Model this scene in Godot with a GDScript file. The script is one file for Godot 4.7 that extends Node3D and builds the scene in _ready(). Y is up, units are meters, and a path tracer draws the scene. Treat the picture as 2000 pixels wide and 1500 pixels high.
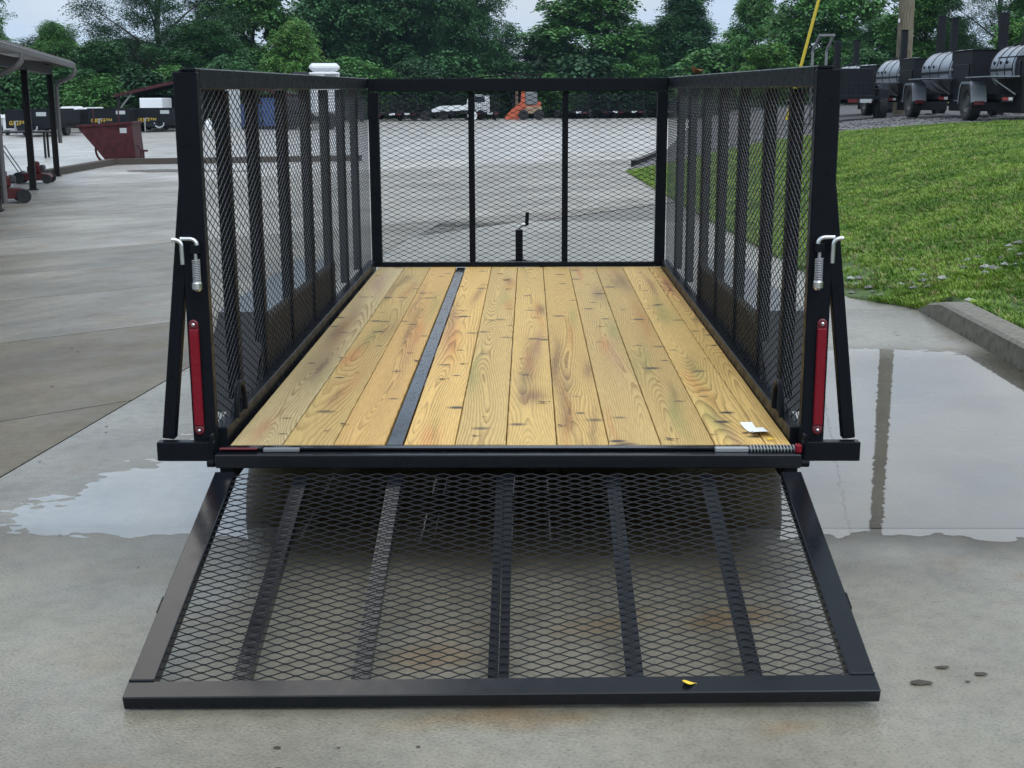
extends Node3D
# A landscape trailer with its ramp down on a wet concrete yard after rain. y is up, metres; the trailer's rear edge lies at z = 0, its front at z = -4.84.

const DECK := 0.426          # height of the deck's rear edge
const NOSE_UP := 0.0074      # the trailer stands a little nose up
const LEN := 4.84
var M := {}
var used := {}
var rng := RandomNumberGenerator.new()

# ---------------------------------------------------------------- mesh building
class MB:
	var v := PackedVector3Array()
	var n := PackedVector3Array()
	var uv := PackedVector2Array()
	var c := PackedColorArray()
	var ix := PackedInt32Array()
	var xf := Transform3D()
	var tint := Color.WHITE
	var tinted := false

	func put(p: Vector3, nn: Vector3, u := Vector2.ZERO) -> int:
		v.append(xf * p)
		n.append((xf.basis * nn).normalized())
		uv.append(u)
		c.append(tint)
		return v.size() - 1

	# a flat polygon, seen from the side that «out» points to
	func face(p: Array, out: Vector3, us: Array = []) -> void:
		var nn := Vector3.ZERO
		for i in range(1, p.size() - 1):
			nn += (p[i] - p[0]).cross(p[i + 1] - p[0])
		var flip := nn.dot(out) < 0.0
		nn = (-nn if flip else nn).normalized()
		var s := v.size()
		for i in p.size():
			put(p[i], nn, us[i] if us.size() else Vector2.ZERO)
		for i in range(1, p.size() - 1):
			if flip:
				ix.append_array([s, s + i, s + i + 1])
			else:
				ix.append_array([s, s + i + 1, s + i])

	func box(at: Vector3, size: Vector3, b := Basis(), bev := 0.0) -> void:
		var h := size * 0.5
		bev = minf(bev, minf(h.x, minf(h.y, h.z)) * 0.8)
		var keep := xf
		xf = xf * Transform3D(b, at)
		for a in 3:
			for s in [-1.0, 1.0]:
				var o := Vector3.ZERO
				o[a] = s
				var q := []
				for k in [[-1, -1], [1, -1], [1, 1], [-1, 1]]:
					var p := Vector3.ZERO
					p[a] = s * h[a]
					p[(a + 1) % 3] = k[0] * (h[(a + 1) % 3] - bev)
					p[(a + 2) % 3] = k[1] * (h[(a + 2) % 3] - bev)
					q.append(p)
				face(q, o)
		if bev > 0.0:
			for a in 3:
				var b1 := (a + 1) % 3
				var b2 := (a + 2) % 3
				for s in [-1.0, 1.0]:
					for t in [-1.0, 1.0]:
						var q := []
						for k in [[-1, 0], [1, 0], [1, 1], [-1, 1]]:
							var p := Vector3.ZERO
							p[a] = k[0] * (h[a] - bev)
							p[b1] = s * (h[b1] - (bev if k[1] else 0.0))
							p[b2] = t * (h[b2] - (0.0 if k[1] else bev))
							q.append(p)
						var o := Vector3.ZERO
						o[b1] = s
						o[b2] = t
						face(q, o)
			for sx in [-1.0, 1.0]:
				for sy in [-1.0, 1.0]:
					for sz in [-1.0, 1.0]:
						var s3 := Vector3(sx, sy, sz)
						face([s3 * Vector3(h.x, h.y - bev, h.z - bev), s3 * Vector3(h.x - bev, h.y, h.z - bev), s3 * Vector3(h.x - bev, h.y - bev, h.z)], s3)
		xf = keep

	# a bar of w (sideways) by t (along «up») from a to b
	func bar(a: Vector3, b: Vector3, w: float, t: float, up := Vector3.UP, bev := 0.0) -> void:
		var z := (b - a).normalized()
		var x := up.cross(z).normalized()
		box((a + b) * 0.5, Vector3(w, t, a.distance_to(b)), Basis(x, z.cross(x), z), bev)

	func tube(p: Array, r: Variant, sides := 8, caps := true) -> void:
		var rings := []
		var side := Vector3.ZERO
		for i in p.size():
			var d: Vector3 = (p[mini(i + 1, p.size() - 1)] - p[maxi(i - 1, 0)]).normalized()
			if side == Vector3.ZERO:
				side = d.cross(Vector3.UP if absf(d.y) < 0.9 else Vector3.RIGHT).normalized()
			side = (side - d * side.dot(d)).normalized()
			var other := d.cross(side)
			var rr: float = r[i] if r is Array else r
			var ring := []
			for k in sides:
				var a := TAU * k / sides
				var o := side * cos(a) + other * sin(a)
				ring.append(put(p[i] + o * rr, o))
			rings.append(ring)
		for i in p.size() - 1:
			for k in sides:
				var k2 := (k + 1) % sides
				var a: int = rings[i][k]
				var b: int = rings[i][k2]
				var d: int = rings[i + 1][k]
				var e: int = rings[i + 1][k2]
				ix.append_array([a, e, b, a, d, e])
		if caps:
			for i in [0, p.size() - 1]:
				var q := []
				for k in sides:
					q.append(xf.affine_inverse() * v[rings[i][k]])
				face(q, p[i] - p[1 if i == 0 else i - 1])

	# a profile of (radius, height) points turned about an axis
	func lathe(prof: Array, at: Vector3, axis: Vector3, seg := 20) -> void:
		var x := axis.cross(Vector3.UP if absf(axis.y) < 0.9 else Vector3.RIGHT).normalized()
		var y := axis.cross(x).normalized()
		for i in prof.size() - 1:
			var p0: Vector2 = prof[i]
			var p1: Vector2 = prof[i + 1]
			var t := (p1 - p0).normalized()
			var nn := Vector2(t.y, -t.x)
			var s := v.size()
			for k in seg + 1:
				var a := TAU * k / seg
				var o := x * cos(a) + y * sin(a)
				put(at + o * p0.x + axis * p0.y, o * nn.x + axis * nn.y)
				put(at + o * p1.x + axis * p1.y, o * nn.x + axis * nn.y)
			for k in seg:
				var q := s + k * 2
				ix.append_array([q, q + 1, q + 3, q, q + 3, q + 2])

	# a 2D outline (x, y) with thickness along z, centred on z = 0
	func slab(outline: Array, depth: float) -> void:
		var pk := PackedVector2Array(outline)
		var tr := Geometry2D.triangulate_polygon(pk)
		for s in [-0.5, 0.5]:
			for i in range(0, tr.size(), 3):
				var q := []
				for k in 3:
					q.append(Vector3(pk[tr[i + k]].x, pk[tr[i + k]].y, s * depth))
				face(q, Vector3(0, 0, s))
		var cw := Geometry2D.is_polygon_clockwise(pk)
		for i in pk.size():
			var a := pk[i]
			var b := pk[(i + 1) % pk.size()]
			var o := Vector3(b.y - a.y, a.x - b.x, 0) * (-1.0 if cw else 1.0)
			face([Vector3(a.x, a.y, -0.5 * depth), Vector3(b.x, b.y, -0.5 * depth), Vector3(b.x, b.y, 0.5 * depth), Vector3(a.x, a.y, 0.5 * depth)], o)

	func mesh() -> ArrayMesh:
		var a := []
		a.resize(Mesh.ARRAY_MAX)
		a[Mesh.ARRAY_VERTEX] = v
		a[Mesh.ARRAY_NORMAL] = n
		a[Mesh.ARRAY_TEX_UV] = uv
		if tinted:
			a[Mesh.ARRAY_COLOR] = c
		a[Mesh.ARRAY_INDEX] = ix
		var m := ArrayMesh.new()
		m.add_surface_from_arrays(Mesh.PRIMITIVE_TRIANGLES, a)
		return m

# ---------------------------------------------------------------- naming
func numbered(called: String) -> String:
	if not used.has(called):
		used[called] = 0
		return called
	used[called] += 1
	return "%s_%03d" % [called, used[called]]

func tag(o: Node, label: String, category: String, group := "") -> Node:
	o.set_meta("label", label)
	o.set_meta("category", category)
	if group:
		o.set_meta("group", group)
	return o

func thing(called: String, label: String, category: String, at := Vector3.ZERO, turn := 0.0, group := "") -> Node3D:
	var o := Node3D.new()
	o.name = numbered(called)
	add_child(o)
	o.position = at
	o.rotation.y = turn
	tag(o, label, category, group)
	return o

func part(called: String, mb: Variant, mat: Material, parent: Node = self) -> MeshInstance3D:
	var o := MeshInstance3D.new()
	o.mesh = mb.mesh() if mb is MB else mb
	o.material_override = mat
	if parent == self:
		o.name = numbered(called)
		add_child(o)
	else:
		var k := 0
		var nm := called
		while parent.has_node(NodePath(nm)):
			k += 1
			nm = "%s_%03d" % [called, k]
		o.name = nm
		parent.add_child(o)
	return o

func struct(called: String, mb: Variant, mat: Material, parent: Node = self) -> MeshInstance3D:
	var o := part(called, mb, mat, parent)
	if parent == self:
		o.set_meta("kind", "structure")
	return o

func copy(o: Node3D, called: String, label: String, at: Vector3, turn := 0.0, group := "") -> Node3D:
	var r: Node3D = o.duplicate()
	r.name = numbered(called)
	add_child(r)
	r.position = at
	r.rotation = Vector3(0, turn, 0)
	r.set_meta("label", label)
	if group:
		r.set_meta("group", group)
	return r

func lettering(text: String, height: float, mat: Material, parent: Node, at: Vector3, b := Basis(), called := "lettering") -> MeshInstance3D:
	var t := TextMesh.new()
	var f := SystemFont.new()
	f.font_names = PackedStringArray(["Droid Sans"])
	f.font_weight = 700
	t.font = f
	t.text = text
	t.font_size = 32
	t.pixel_size = height / 32.0 * 1.35
	t.depth = 0.006
	var o := part(called, t, mat, parent)
	o.transform = Transform3D(b, at)
	return o

# ---------------------------------------------------------------- materials
func noise(seed_: int, freq: float, oct := 4, type := FastNoiseLite.TYPE_SIMPLEX_SMOOTH) -> FastNoiseLite:
	var f := FastNoiseLite.new()
	f.seed = seed_
	f.frequency = freq
	f.noise_type = type
	f.fractal_octaves = oct
	return f

func ramp(stops: Array) -> Gradient:
	var g := Gradient.new()
	g.offsets = PackedFloat32Array(stops.map(func(s): return s[0]))
	g.colors = PackedColorArray(stops.map(func(s): return s[1] if s[1] is Color else Color(s[1], s[1], s[1])))
	return g

func ntex(seed_: int, freq: float, size: int, stops: Array, oct := 5, type := FastNoiseLite.TYPE_SIMPLEX_SMOOTH) -> NoiseTexture2D:
	var t := NoiseTexture2D.new()
	t.width = size
	t.height = size
	t.seamless = true
	t.normalize = true
	t.noise = noise(seed_, freq, oct, type)
	t.color_ramp = ramp(stops)
	return t

func nbump(seed_: int, freq: float, size: int, strength: float, oct := 4, type := FastNoiseLite.TYPE_SIMPLEX_SMOOTH) -> NoiseTexture2D:
	var t := NoiseTexture2D.new()
	t.width = size
	t.height = size
	t.seamless = true
	t.as_normal_map = true
	t.bump_strength = strength
	t.noise = noise(seed_, freq, oct, type)
	return t

func mat(lin: Color, rough: float, metal := 0.0, spec := 0.5) -> StandardMaterial3D:
	var m := StandardMaterial3D.new()
	m.albedo_color = lin.linear_to_srgb()
	m.roughness = rough
	m.metallic = metal
	m.metallic_specular = spec
	return m

func tri(m: StandardMaterial3D, scale_: float, world := true) -> void:
	m.uv1_triplanar = true
	m.uv1_world_triplanar = world
	m.uv1_scale = Vector3.ONE * scale_

# rain beads: small round bumps scattered over a square
func bead_map(size: int, count: int, r0: float, r1: float) -> ImageTexture:
	var im := Image.create_empty(size, size, false, Image.FORMAT_RGB8)
	var r := RandomNumberGenerator.new()
	r.seed = 77
	for i in count:
		var cx := r.randf() * size
		var cy := r.randf() * size
		var rad := r0 + (r1 - r0) * pow(r.randf(), 3.0)
		for y in range(int(cy - rad), int(cy + rad) + 2):
			for x in range(int(cx - rad), int(cx + rad) + 2):
				var d := Vector2(x - cx, y - cy).length() / rad
				if d < 1.0:
					var hgt := sqrt(1.0 - d * d) * minf(1.0, rad / 4.0)
					var px := posmod(x, size)
					var py := posmod(y, size)
					if hgt > im.get_pixel(px, py).r:
						im.set_pixel(px, py, Color(hgt, hgt, hgt))
	im.bump_map_to_normal_map(2.5)
	return ImageTexture.create_from_image(im)

func materials() -> void:
	# black powder coat, wet from rain
	var b := mat(Color(0.050, 0.062, 0.085), 0.3, 0.0, 0.21)
	b.albedo_texture = ntex(12, 0.20, 512, [[0.0, 0.33], [0.5, 0.36], [0.80, 0.40], [0.90, 0.42], [0.955, 0.9]], 2)
	b.roughness_texture = ntex(11, 0.012, 256, [[0.0, 0.45], [0.5, 0.75], [1.0, 1.0]])
	b.roughness = 0.5
	b.normal_enabled = true
	b.normal_texture = bead_map(512, 900, 1.4, 5.0)
	b.normal_scale = 0.30
	tri(b, 4.0)
	M.black = b
	var w: StandardMaterial3D = b.duplicate()       # lying flat, with a film of water on it
	w.roughness = 0.24
	w.normal_scale = 0.14
	w.metallic_specular = 0.37
	M.black_wet = w
	var st: StandardMaterial3D = b.duplicate()      # bare strip between planks, beaded with rain
	st.roughness = 0.16
	st.normal_scale = 0.5
	st.metallic_specular = 0.6
	tri(st, 2.2)
	M.strip = st
	M.mesh = mat(Color(0.005, 0.006, 0.008), 0.4, 0.0, 0.27)
	M.rail = mat(Color(0.0055, 0.0068, 0.0095), 0.45, 0.0, 0.35)
	M.far_black = mat(Color(0.007, 0.008, 0.011), 0.5, 0.0, 0.3)
	M.far_black2 = mat(Color(0.014, 0.016, 0.021), 0.5, 0.0, 0.3)
	M.zinc = mat(Color(0.62, 0.63, 0.62), 0.28, 1.0)
	M.zinc_dull = mat(Color(0.30, 0.31, 0.31), 0.5, 0.6)
	M.red_lens = mat(Color(0.155, 0.003, 0.010), 0.4, 0.0, 0.35)
	M.red_lens.normal_enabled = true
	M.red_lens.normal_texture = nbump(5, 0.05, 128, 2.0, 2, FastNoiseLite.TYPE_CELLULAR)
	M.red_lens.normal_scale = 0.5
	tri(M.red_lens, 6.0)
	M.red_dark = mat(Color(0.10, 0.006, 0.012), 0.35)
	M.paper = mat(Color(0.86, 0.87, 0.88), 0.8)
	M.white = mat(Color(0.78, 0.79, 0.80), 0.35)
	M.off_white = mat(Color(0.62, 0.63, 0.64), 0.45)
	M.glass = mat(Color(0.02, 0.025, 0.03), 0.06)
	M.tyre = mat(Color(0.016, 0.016, 0.017), 0.85)
	M.tyre_dusty = mat(Color(0.075, 0.07, 0.06), 0.9)
	M.rim = mat(Color(0.30, 0.31, 0.32), 0.4, 0.7)
	M.rim_black = mat(Color(0.03, 0.031, 0.033), 0.45)
	M.maroon = mat(Color(0.062, 0.012, 0.015), 0.55, 0.0, 0.35)
	M.maroon.albedo_texture = ntex(21, 0.02, 256, [[0.0, 0.62], [0.5, 0.9], [1.0, 1.0]])
	tri(M.maroon, 0.7, false)
	M.red_paint = mat(Color(0.30, 0.035, 0.03), 0.4)
	M.mower_red = mat(Color(0.075, 0.014, 0.015), 0.5, 0.0, 0.35)
	M.orange = mat(Color(0.45, 0.085, 0.035), 0.5)
	M.blue = mat(Color(0.012, 0.045, 0.16), 0.42)
	M.pale_grey = mat(Color(0.36, 0.38, 0.38), 0.5)
	M.grey = mat(Color(0.14, 0.145, 0.15), 0.55)
	M.yellow = mat(Color(0.42, 0.28, 0.03), 0.5)
	M.yellow_guard = mat(Color(0.62, 0.47, 0.04), 0.45)
	M.leaf_yellow = mat(Color(0.70, 0.47, 0.03), 0.6)
	M.leaf_brown = mat(Color(0.20, 0.085, 0.03), 0.7)
	M.leaf_dark = mat(Color(0.035, 0.02, 0.012), 0.6)
	M.bed = mat(Color(0.13, 0.125, 0.11), 0.7)
	M.dirt = mat(Color(0.055, 0.045, 0.035), 0.85)
	M.stone = mat(Color(1, 1, 1), 0.75)
	M.stone.vertex_color_use_as_albedo = true
	M.gutter = mat(Color(0.10, 0.095, 0.095), 0.45)
	M.roof_metal = mat(Color(0.17, 0.155, 0.15), 0.45)
	M.steel_post = mat(Color(0.016, 0.015, 0.016), 0.55, 0.0, 0.3)
	M.pole = mat(Color(0.20, 0.175, 0.125), 0.9, 0.0, 0.2)
	M.pole.albedo_texture = ntex(31, 0.03, 256, [[0.0, 0.55], [0.5, 0.9], [1.0, 1.0]])
	M.pole.uv1_triplanar = true
	M.pole.uv1_scale = Vector3(3.0, 0.25, 3.0)
	M.smoker = mat(Color(0.010, 0.011, 0.014), 0.55, 0.0, 0.25)
	M.barrel = mat(Color(0.22, 0.24, 0.27), 0.45, 0.5)
	M.barrel.roughness_texture = ntex(41, 0.02, 256, [[0.0, 0.6], [1.0, 1.0]])
	tri(M.barrel, 1.0, false)
	M.bark = mat(Color(0.045, 0.038, 0.032), 0.9)
	M.wood_far = mat(Color(0.30, 0.20, 0.13), 0.8)
	var leaf := mat(Color(1, 1, 1), 0.55, 0.0, 0.35)
	leaf.vertex_color_use_as_albedo = true
	leaf.backlight_enabled = true
	leaf.backlight = Color(0.35, 0.4, 0.2)
	M.leaf = leaf
	var blade := mat(Color(1, 1, 1), 0.5, 0.0, 0.3)
	blade.vertex_color_use_as_albedo = true
	blade.backlight_enabled = true
	blade.backlight = Color(0.3, 0.32, 0.15)
	M.blade = blade
	# concrete: fine mottling over broad stains carried by the slabs' own colours
	for k in [["concrete", 0.62, 0.30, 0.56], ["concrete_wet", 0.36, 0.22, 0.85], ["concrete_far", 0.42, 0.25, 0.5], ["concrete_yard", 0.6, 0.36, 0.5]]:
		var m := mat(Color(1, 1, 1), k[1])
		m.vertex_color_use_as_albedo = true
		m.albedo_texture = ntex(51, 0.035, 1024, [[0.0, 0.86], [0.35, 0.93], [0.6, 0.965], [1.0, 1.0]], 6)
		m.uv1_scale = Vector3(0.27, 0.31, 1)
		m.roughness_texture = ntex(53, 0.012, 512, [[0.0, k[2] / k[1]], [0.45, 0.75], [1.0, 1.0]], 5)
		m.detail_enabled = true
		m.detail_blend_mode = BaseMaterial3D.BLEND_MODE_MUL
		m.detail_albedo = ntex(54, 0.16, 512, [[0.0, 0.55], [0.22, 0.88], [0.5, 0.96], [1.0, 1.0]], 3)
		m.detail_uv_layer = BaseMaterial3D.DETAIL_UV_2
		m.uv2_scale = Vector3.ONE * 0.83
		m.normal_enabled = true
		m.normal_texture = nbump(55, 0.30, 1024, 2.2, 3)
		m.normal_scale = 0.28
		if k[0] == "concrete":
			m.roughness = 0.5
		if k[0] == "concrete_wet":
			m.normal_scale = 0.12
			m.metallic_specular = 0.2
		if k[0] == "concrete_yard":
			m.metallic_specular = 0.3
		M[k[0]] = m
	var kb := mat(Color(0.175, 0.158, 0.115), 0.6)
	kb.albedo_texture = ntex(61, 0.02, 512, [[0.0, 0.62], [0.45, 0.85], [1.0, 1.0]], 6)
	tri(kb, 1.1)
	kb.normal_enabled = true
	kb.normal_texture = nbump(62, 0.06, 256, 4.0)
	kb.normal_scale = 0.15
	M.kerb = kb
	var soil := mat(Color(0.075, 0.105, 0.030), 0.9)
	soil.albedo_texture = ntex(71, 0.03, 512, [[0.0, Color(0.55, 0.5, 0.45)], [0.5, Color(0.85, 0.95, 0.8)], [1.0, Color(1, 1, 1)]], 5)
	tri(soil, 0.5)
	M.soil = soil
	var gr := mat(Color(0.10, 0.094, 0.097), 0.85)
	gr.albedo_texture = ntex(72, 0.15, 512, [[0.0, 0.45], [0.4, 0.75], [1.0, 1.0]], 4)
	tri(gr, 0.7)
	M.gravel = gr
	M.ground = mat(Color(0.055, 0.06, 0.035), 0.9)
	# standing water: a clear sheet whose surface is barely rippled
	var wt := mat(Color(0.5, 0.5, 0.5), 0.02, 0.0, 0.46)
	wt.transparency = BaseMaterial3D.TRANSPARENCY_ALPHA
	wt.albedo_color.a = 0.0
	wt.normal_enabled = true
	wt.normal_texture = nbump(81, 0.012, 512, 1.0, 3)
	wt.normal_scale = 0.10
	wt.uv1_scale = Vector3(0.7, 1.9, 1)
	M.water = wt

# planks: growth rings cut lengthwise, knots, sap streaks; twelve planks side by side in one picture
const PW := 112
const PH := 1400
func plank_material() -> void:
	var im := Image.create_empty(PW * 11, PH, false, Image.FORMAT_RGB8)
	var n1 := noise(101, 0.9, 2)
	var n2 := noise(102, 0.35, 2)
	var n3 := noise(103, 5.0, 3)
	var n4 := noise(104, 1.4, 2)
	var r := RandomNumberGenerator.new()
	r.seed = 9
	for k in 11:
		var w := 0.183
		var pith := r.randf_range(-0.05, 0.05)
		var deep := r.randf_range(0.012, 0.05)
		var rings := r.randf_range(90.0, 140.0)
		var base := Color(0.68, 0.445, 0.150).lerp([Color(0.62, 0.43, 0.16), Color(0.68, 0.40, 0.14), Color(0.50, 0.36, 0.15)][r.randi() % 3], r.randf())
		var knots := []
		for i in r.randi_range(8, 13):
			knots.append([Vector2(r.randf_range(-0.075, 0.075), r.randf() * LEN), r.randf_range(0.010, 0.026), r.randf_range(0.5, 1.0)])
		var streaks := []
		for i in r.randi_range(5, 8):
			streaks.append([r.randf_range(-0.07, 0.07), r.randf() * LEN, r.randf_range(0.012, 0.045), r.randf_range(0.2, 0.9), [Color(0.46, 0.54, 0.40), Color(0.66, 0.44, 0.34), Color(0.50, 0.42, 0.46), Color(0.36, 0.34, 0.34), Color(0.30, 0.27, 0.26), Color(0.62, 0.50, 0.34)][r.randi() % 6], r.randf_range(0.5, 1.0)])
		base = base * r.randf_range(0.77, 1.02)
		var green := Color(0.44, 0.58, 0.42)
		var grey := Color(0.30, 0.27, 0.26)
		var red := Color(0.66, 0.42, 0.32)
		for q in [[5, 0.0, 0.78, 0.055, 0.20, grey, 0.95], [5, 0.01, 1.15, 0.05, 0.25, grey, 0.45], [8, 0.03, 0.45, 0.03, 0.5, green, 0.8], [8, -0.02, 1.5, 0.025, 0.5, green, 0.6], [9, -0.02, 0.35, 0.035, 0.5, green, 0.9], [9, 0.0, 1.2, 0.04, 0.5, green, 0.5], [3, 0.0, 0.12, 0.035, 0.20, red, 0.7], [2, 0.01, 2.3, 0.03, 0.6, red, 0.6], [7, -0.02, 1.9, 0.03, 0.3, red, 0.55], [1, 0.02, 1.0, 0.04, 0.7, red, 0.4], [0, 0.0, 1.6, 0.07, 1.2, grey, 0.6], [1, 0.03, 2.4, 0.05, 0.6, grey, 0.45], [4, 0.02, 3.4, 0.03, 0.5, green, 0.6], [6, -0.06, 0.35, 0.03, 0.3, grey, 0.7]]:
			if q[0] == k:
				streaks.append(q.slice(1))
		if k == 0:
			base = base.lerp(Color(0.40, 0.35, 0.22), 0.6)
		for y in PH:
			var z := LEN * y / PH
			var drift := n2.get_noise_2d(k * 20.0, z * 0.8) * 0.07
			var lift := absf(deep + n1.get_noise_2d(k * 31.0 + 7.0, z * 0.36) * 0.10) + 0.006
			var near_knots := knots.filter(func(q): return absf(q[0].y - z) < 0.6)
			var near_streaks := streaks.filter(func(q): return absf(q[1] - z) < q[3] * 1.3)
			for x in PW:
				var u := (x + 0.5) / PW * w - w * 0.5
				var a := u - pith - drift
				var f := sqrt(a * a + lift * lift) + n4.get_noise_2d(u * 5.0 + k * 9.0, z * 0.5) * 0.007 + n3.get_noise_2d(u * 4.0 + k * 3.0, z * 1.1) * 0.0016
				var dark := 0.0
				for q in near_knots:
					var dx: float = u - q[0].x
					var dz: float = (z - q[0].y) * 0.17
					var d2 := dx * dx + dz * dz
					var s: float = q[1] * 2.6
					f += 0.022 * q[2] * exp(-d2 / (s * s))
					var kk: float = sqrt(dx * dx * 0.45 + dz * dz * 40.0) / q[1]
					if kk < 1.6:
						dark = maxf(dark, clampf(1.5 - kk * 1.15, 0.0, 1.0) * 0.95 * q[2] + 0.1 * clampf(1.6 - kk, 0.0, 1.0))
				var t := f * rings
				t -= floorf(t)
				var late := pow(t, 2.4) * (1.0 - smoothstep(0.90, 1.0, t))
				var col := base.lerp(Color(0.20, 0.115, 0.035), late * (0.78 + 0.5 * n2.get_noise_2d(u * 22.0 + 50.0, z * 0.8 + k * 11.0)))
				for q in near_streaks:
					var du: float = (u - q[0] - n2.get_noise_2d(z * 1.6, q[0] * 90.0) * 0.05 - 0.012 * n3.get_noise_2d(u * 18.0, z * 2.0 + q[0] * 40.0)) / q[2]
					var dv: float = (z - q[1]) / q[3]
					var m: float = exp(-du * du - dv * dv * 2.0) * q[5]
					col = col.lerp(Color(col.r * q[4].r * 1.5, col.g * q[4].g * 1.5, col.b * q[4].b * 1.9), m)
				var g := n3.get_noise_2d(u * 30.0 + k * 5.0, z * 1.2)
				col = col * (1.0 + 0.20 * g)
				col = col.lerp(Color(0.06, 0.048, 0.04), minf(1.0, dark * 1.15))
				im.set_pixel(k * PW + x, y, Color(col.r, col.g, col.b).linear_to_srgb())
	var m := mat(Color(1, 1, 1), 0.55, 0.0, 0.28)
	m.albedo_texture = ImageTexture.create_from_image(im)
	M.plank = m

# ---------------------------------------------------------------- sky, camera, light
func surroundings() -> void:
	var cam := Camera3D.new()
	cam.name = "camera"
	var pitch := atan(558.0 / 2560.0)
	var yaw := 0.0134
	var roll := -0.004
	var f := Vector3(-sin(yaw) * cos(pitch), -sin(pitch), -cos(yaw) * cos(pitch))
	var r0 := Vector3(cos(yaw), 0, -sin(yaw))
	var u0 := r0.cross(f)
	var r := r0 * cos(roll) + u0 * sin(roll)
	var u := -r0 * sin(roll) + u0 * cos(roll)
	cam.transform = Transform3D(Basis(r, u, -f), Vector3(0.068, 1.646, 4.567))
	cam.fov = rad_to_deg(2.0 * atan(750.0 / 2560.0))
	cam.far = 900.0
	cam.near = 0.05
	add_child(cam)
	cam.current = true

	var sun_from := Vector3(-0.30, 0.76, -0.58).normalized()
	# an overcast sky after rain: grey cloud with paler breaks, dimmer and bluer towards the horizon
	var sw := 768
	var sh := 384
	var im := Image.create_empty(sw, sh, false, Image.FORMAT_RGBF)
	var n1 := noise(201, 1.3, 5)
	var n2 := noise(202, 3.2, 4)
	for y in sh:
		var el := PI * (0.5 - (y + 0.5) / sh)
		for x in sw:
			var az := TAU * ((x + 0.5) / sw - 0.5)
			if el < 0.0:
				im.set_pixel(x, y, Color(0.30, 0.31, 0.31))
				continue
			var d := Vector3(sin(az) * cos(el), sin(el), -cos(az) * cos(el))
			var p := d / (d.y + 0.22)
			var c1 := n1.get_noise_3d(p.x * 0.8, p.y, p.z * 0.8)
			var c2 := n2.get_noise_3d(p.x, p.y, p.z)
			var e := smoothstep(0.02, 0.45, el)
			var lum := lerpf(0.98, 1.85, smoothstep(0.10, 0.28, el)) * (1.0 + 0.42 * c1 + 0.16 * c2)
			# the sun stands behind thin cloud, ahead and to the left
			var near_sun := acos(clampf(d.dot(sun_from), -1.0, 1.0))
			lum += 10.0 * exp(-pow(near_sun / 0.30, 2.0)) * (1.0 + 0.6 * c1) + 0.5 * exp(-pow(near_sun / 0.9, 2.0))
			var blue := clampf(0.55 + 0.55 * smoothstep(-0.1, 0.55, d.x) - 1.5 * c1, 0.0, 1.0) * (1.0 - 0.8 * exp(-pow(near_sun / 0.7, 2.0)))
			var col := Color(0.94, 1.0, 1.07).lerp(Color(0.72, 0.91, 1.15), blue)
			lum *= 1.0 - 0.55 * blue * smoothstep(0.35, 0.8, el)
			im.set_pixel(x, y, Color(col.r * lum, col.g * lum, col.b * lum))
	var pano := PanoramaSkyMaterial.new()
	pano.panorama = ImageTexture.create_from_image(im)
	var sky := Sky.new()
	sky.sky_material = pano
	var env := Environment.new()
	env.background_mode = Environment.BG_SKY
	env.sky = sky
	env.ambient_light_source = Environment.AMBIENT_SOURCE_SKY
	env.tonemap_mode = Environment.TONE_MAPPER_LINEAR
	env.tonemap_exposure = 0.70
	env.sdfgi_enabled = true
	env.ssao_enabled = true
	env.ssil_enabled = true
	env.fog_enabled = true
	env.fog_density = 0.00015
	env.fog_light_color = Color(0.62, 0.72, 0.80)
	var we := WorldEnvironment.new()
	we.name = "environment"
	we.environment = env
	add_child(we)

	var sun := DirectionalLight3D.new()
	sun.name = "sun"
	sun.light_energy = 0.22
	sun.light_angular_distance = 26.0
	sun.light_color = Color(1.0, 0.97, 0.93)
	sun.shadow_enabled = true
	add_child(sun)
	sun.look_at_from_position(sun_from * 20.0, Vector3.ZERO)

# ---------------------------------------------------------------- ground
const EDGE := [Vector2(8, 3.03), Vector2(-5.75, 3.16), Vector2(-6.35, 2.74), Vector2(-19, 2.42), Vector2(-25.8, 2.3), Vector2(-34, 3.9), Vector2(-120, 16)]
func edge_x(z: float) -> float:
	for i in EDGE.size() - 1:
		var a: Vector2 = EDGE[i]
		var b: Vector2 = EDGE[i + 1]
		if z <= a.x and z >= b.x:
			return lerpf(a.y, b.y, (a.x - z) / (a.x - b.x))
	return 16.0

var bumps := noise(301, 0.5, 3)
func bank(x: float, z: float) -> float:
	var d := x - edge_x(z)
	if d <= 0.0:
		return 0.0
	var hh := 1.24 * (1.0 - exp(-pow(d / 3.5, 1.35))) + 0.012 * bumps.get_noise_2d(x * 2.0, z * 2.0) * minf(1.0, d * 2.0)
	if z > -5.75:
		hh = maxf(hh, 0.10 * minf(1.0, d / 0.24))
	return hh + 0.012

# where the lawn stops and the gravel lot begins
func gravel_z(x: float) -> float:
	return lerpf(-25.6, -21.3, smoothstep(2.3, 11.0, x)) + 0.25 * bumps.get_noise_2d(x * 3.0, 9.0) + (maxf(0.0, x - 11.0)) * 0.35

var stain := noise(311, 0.45, 4)
var stain2 := noise(312, 1.7, 4)
var streak := noise(313, 1.0, 3)

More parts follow.
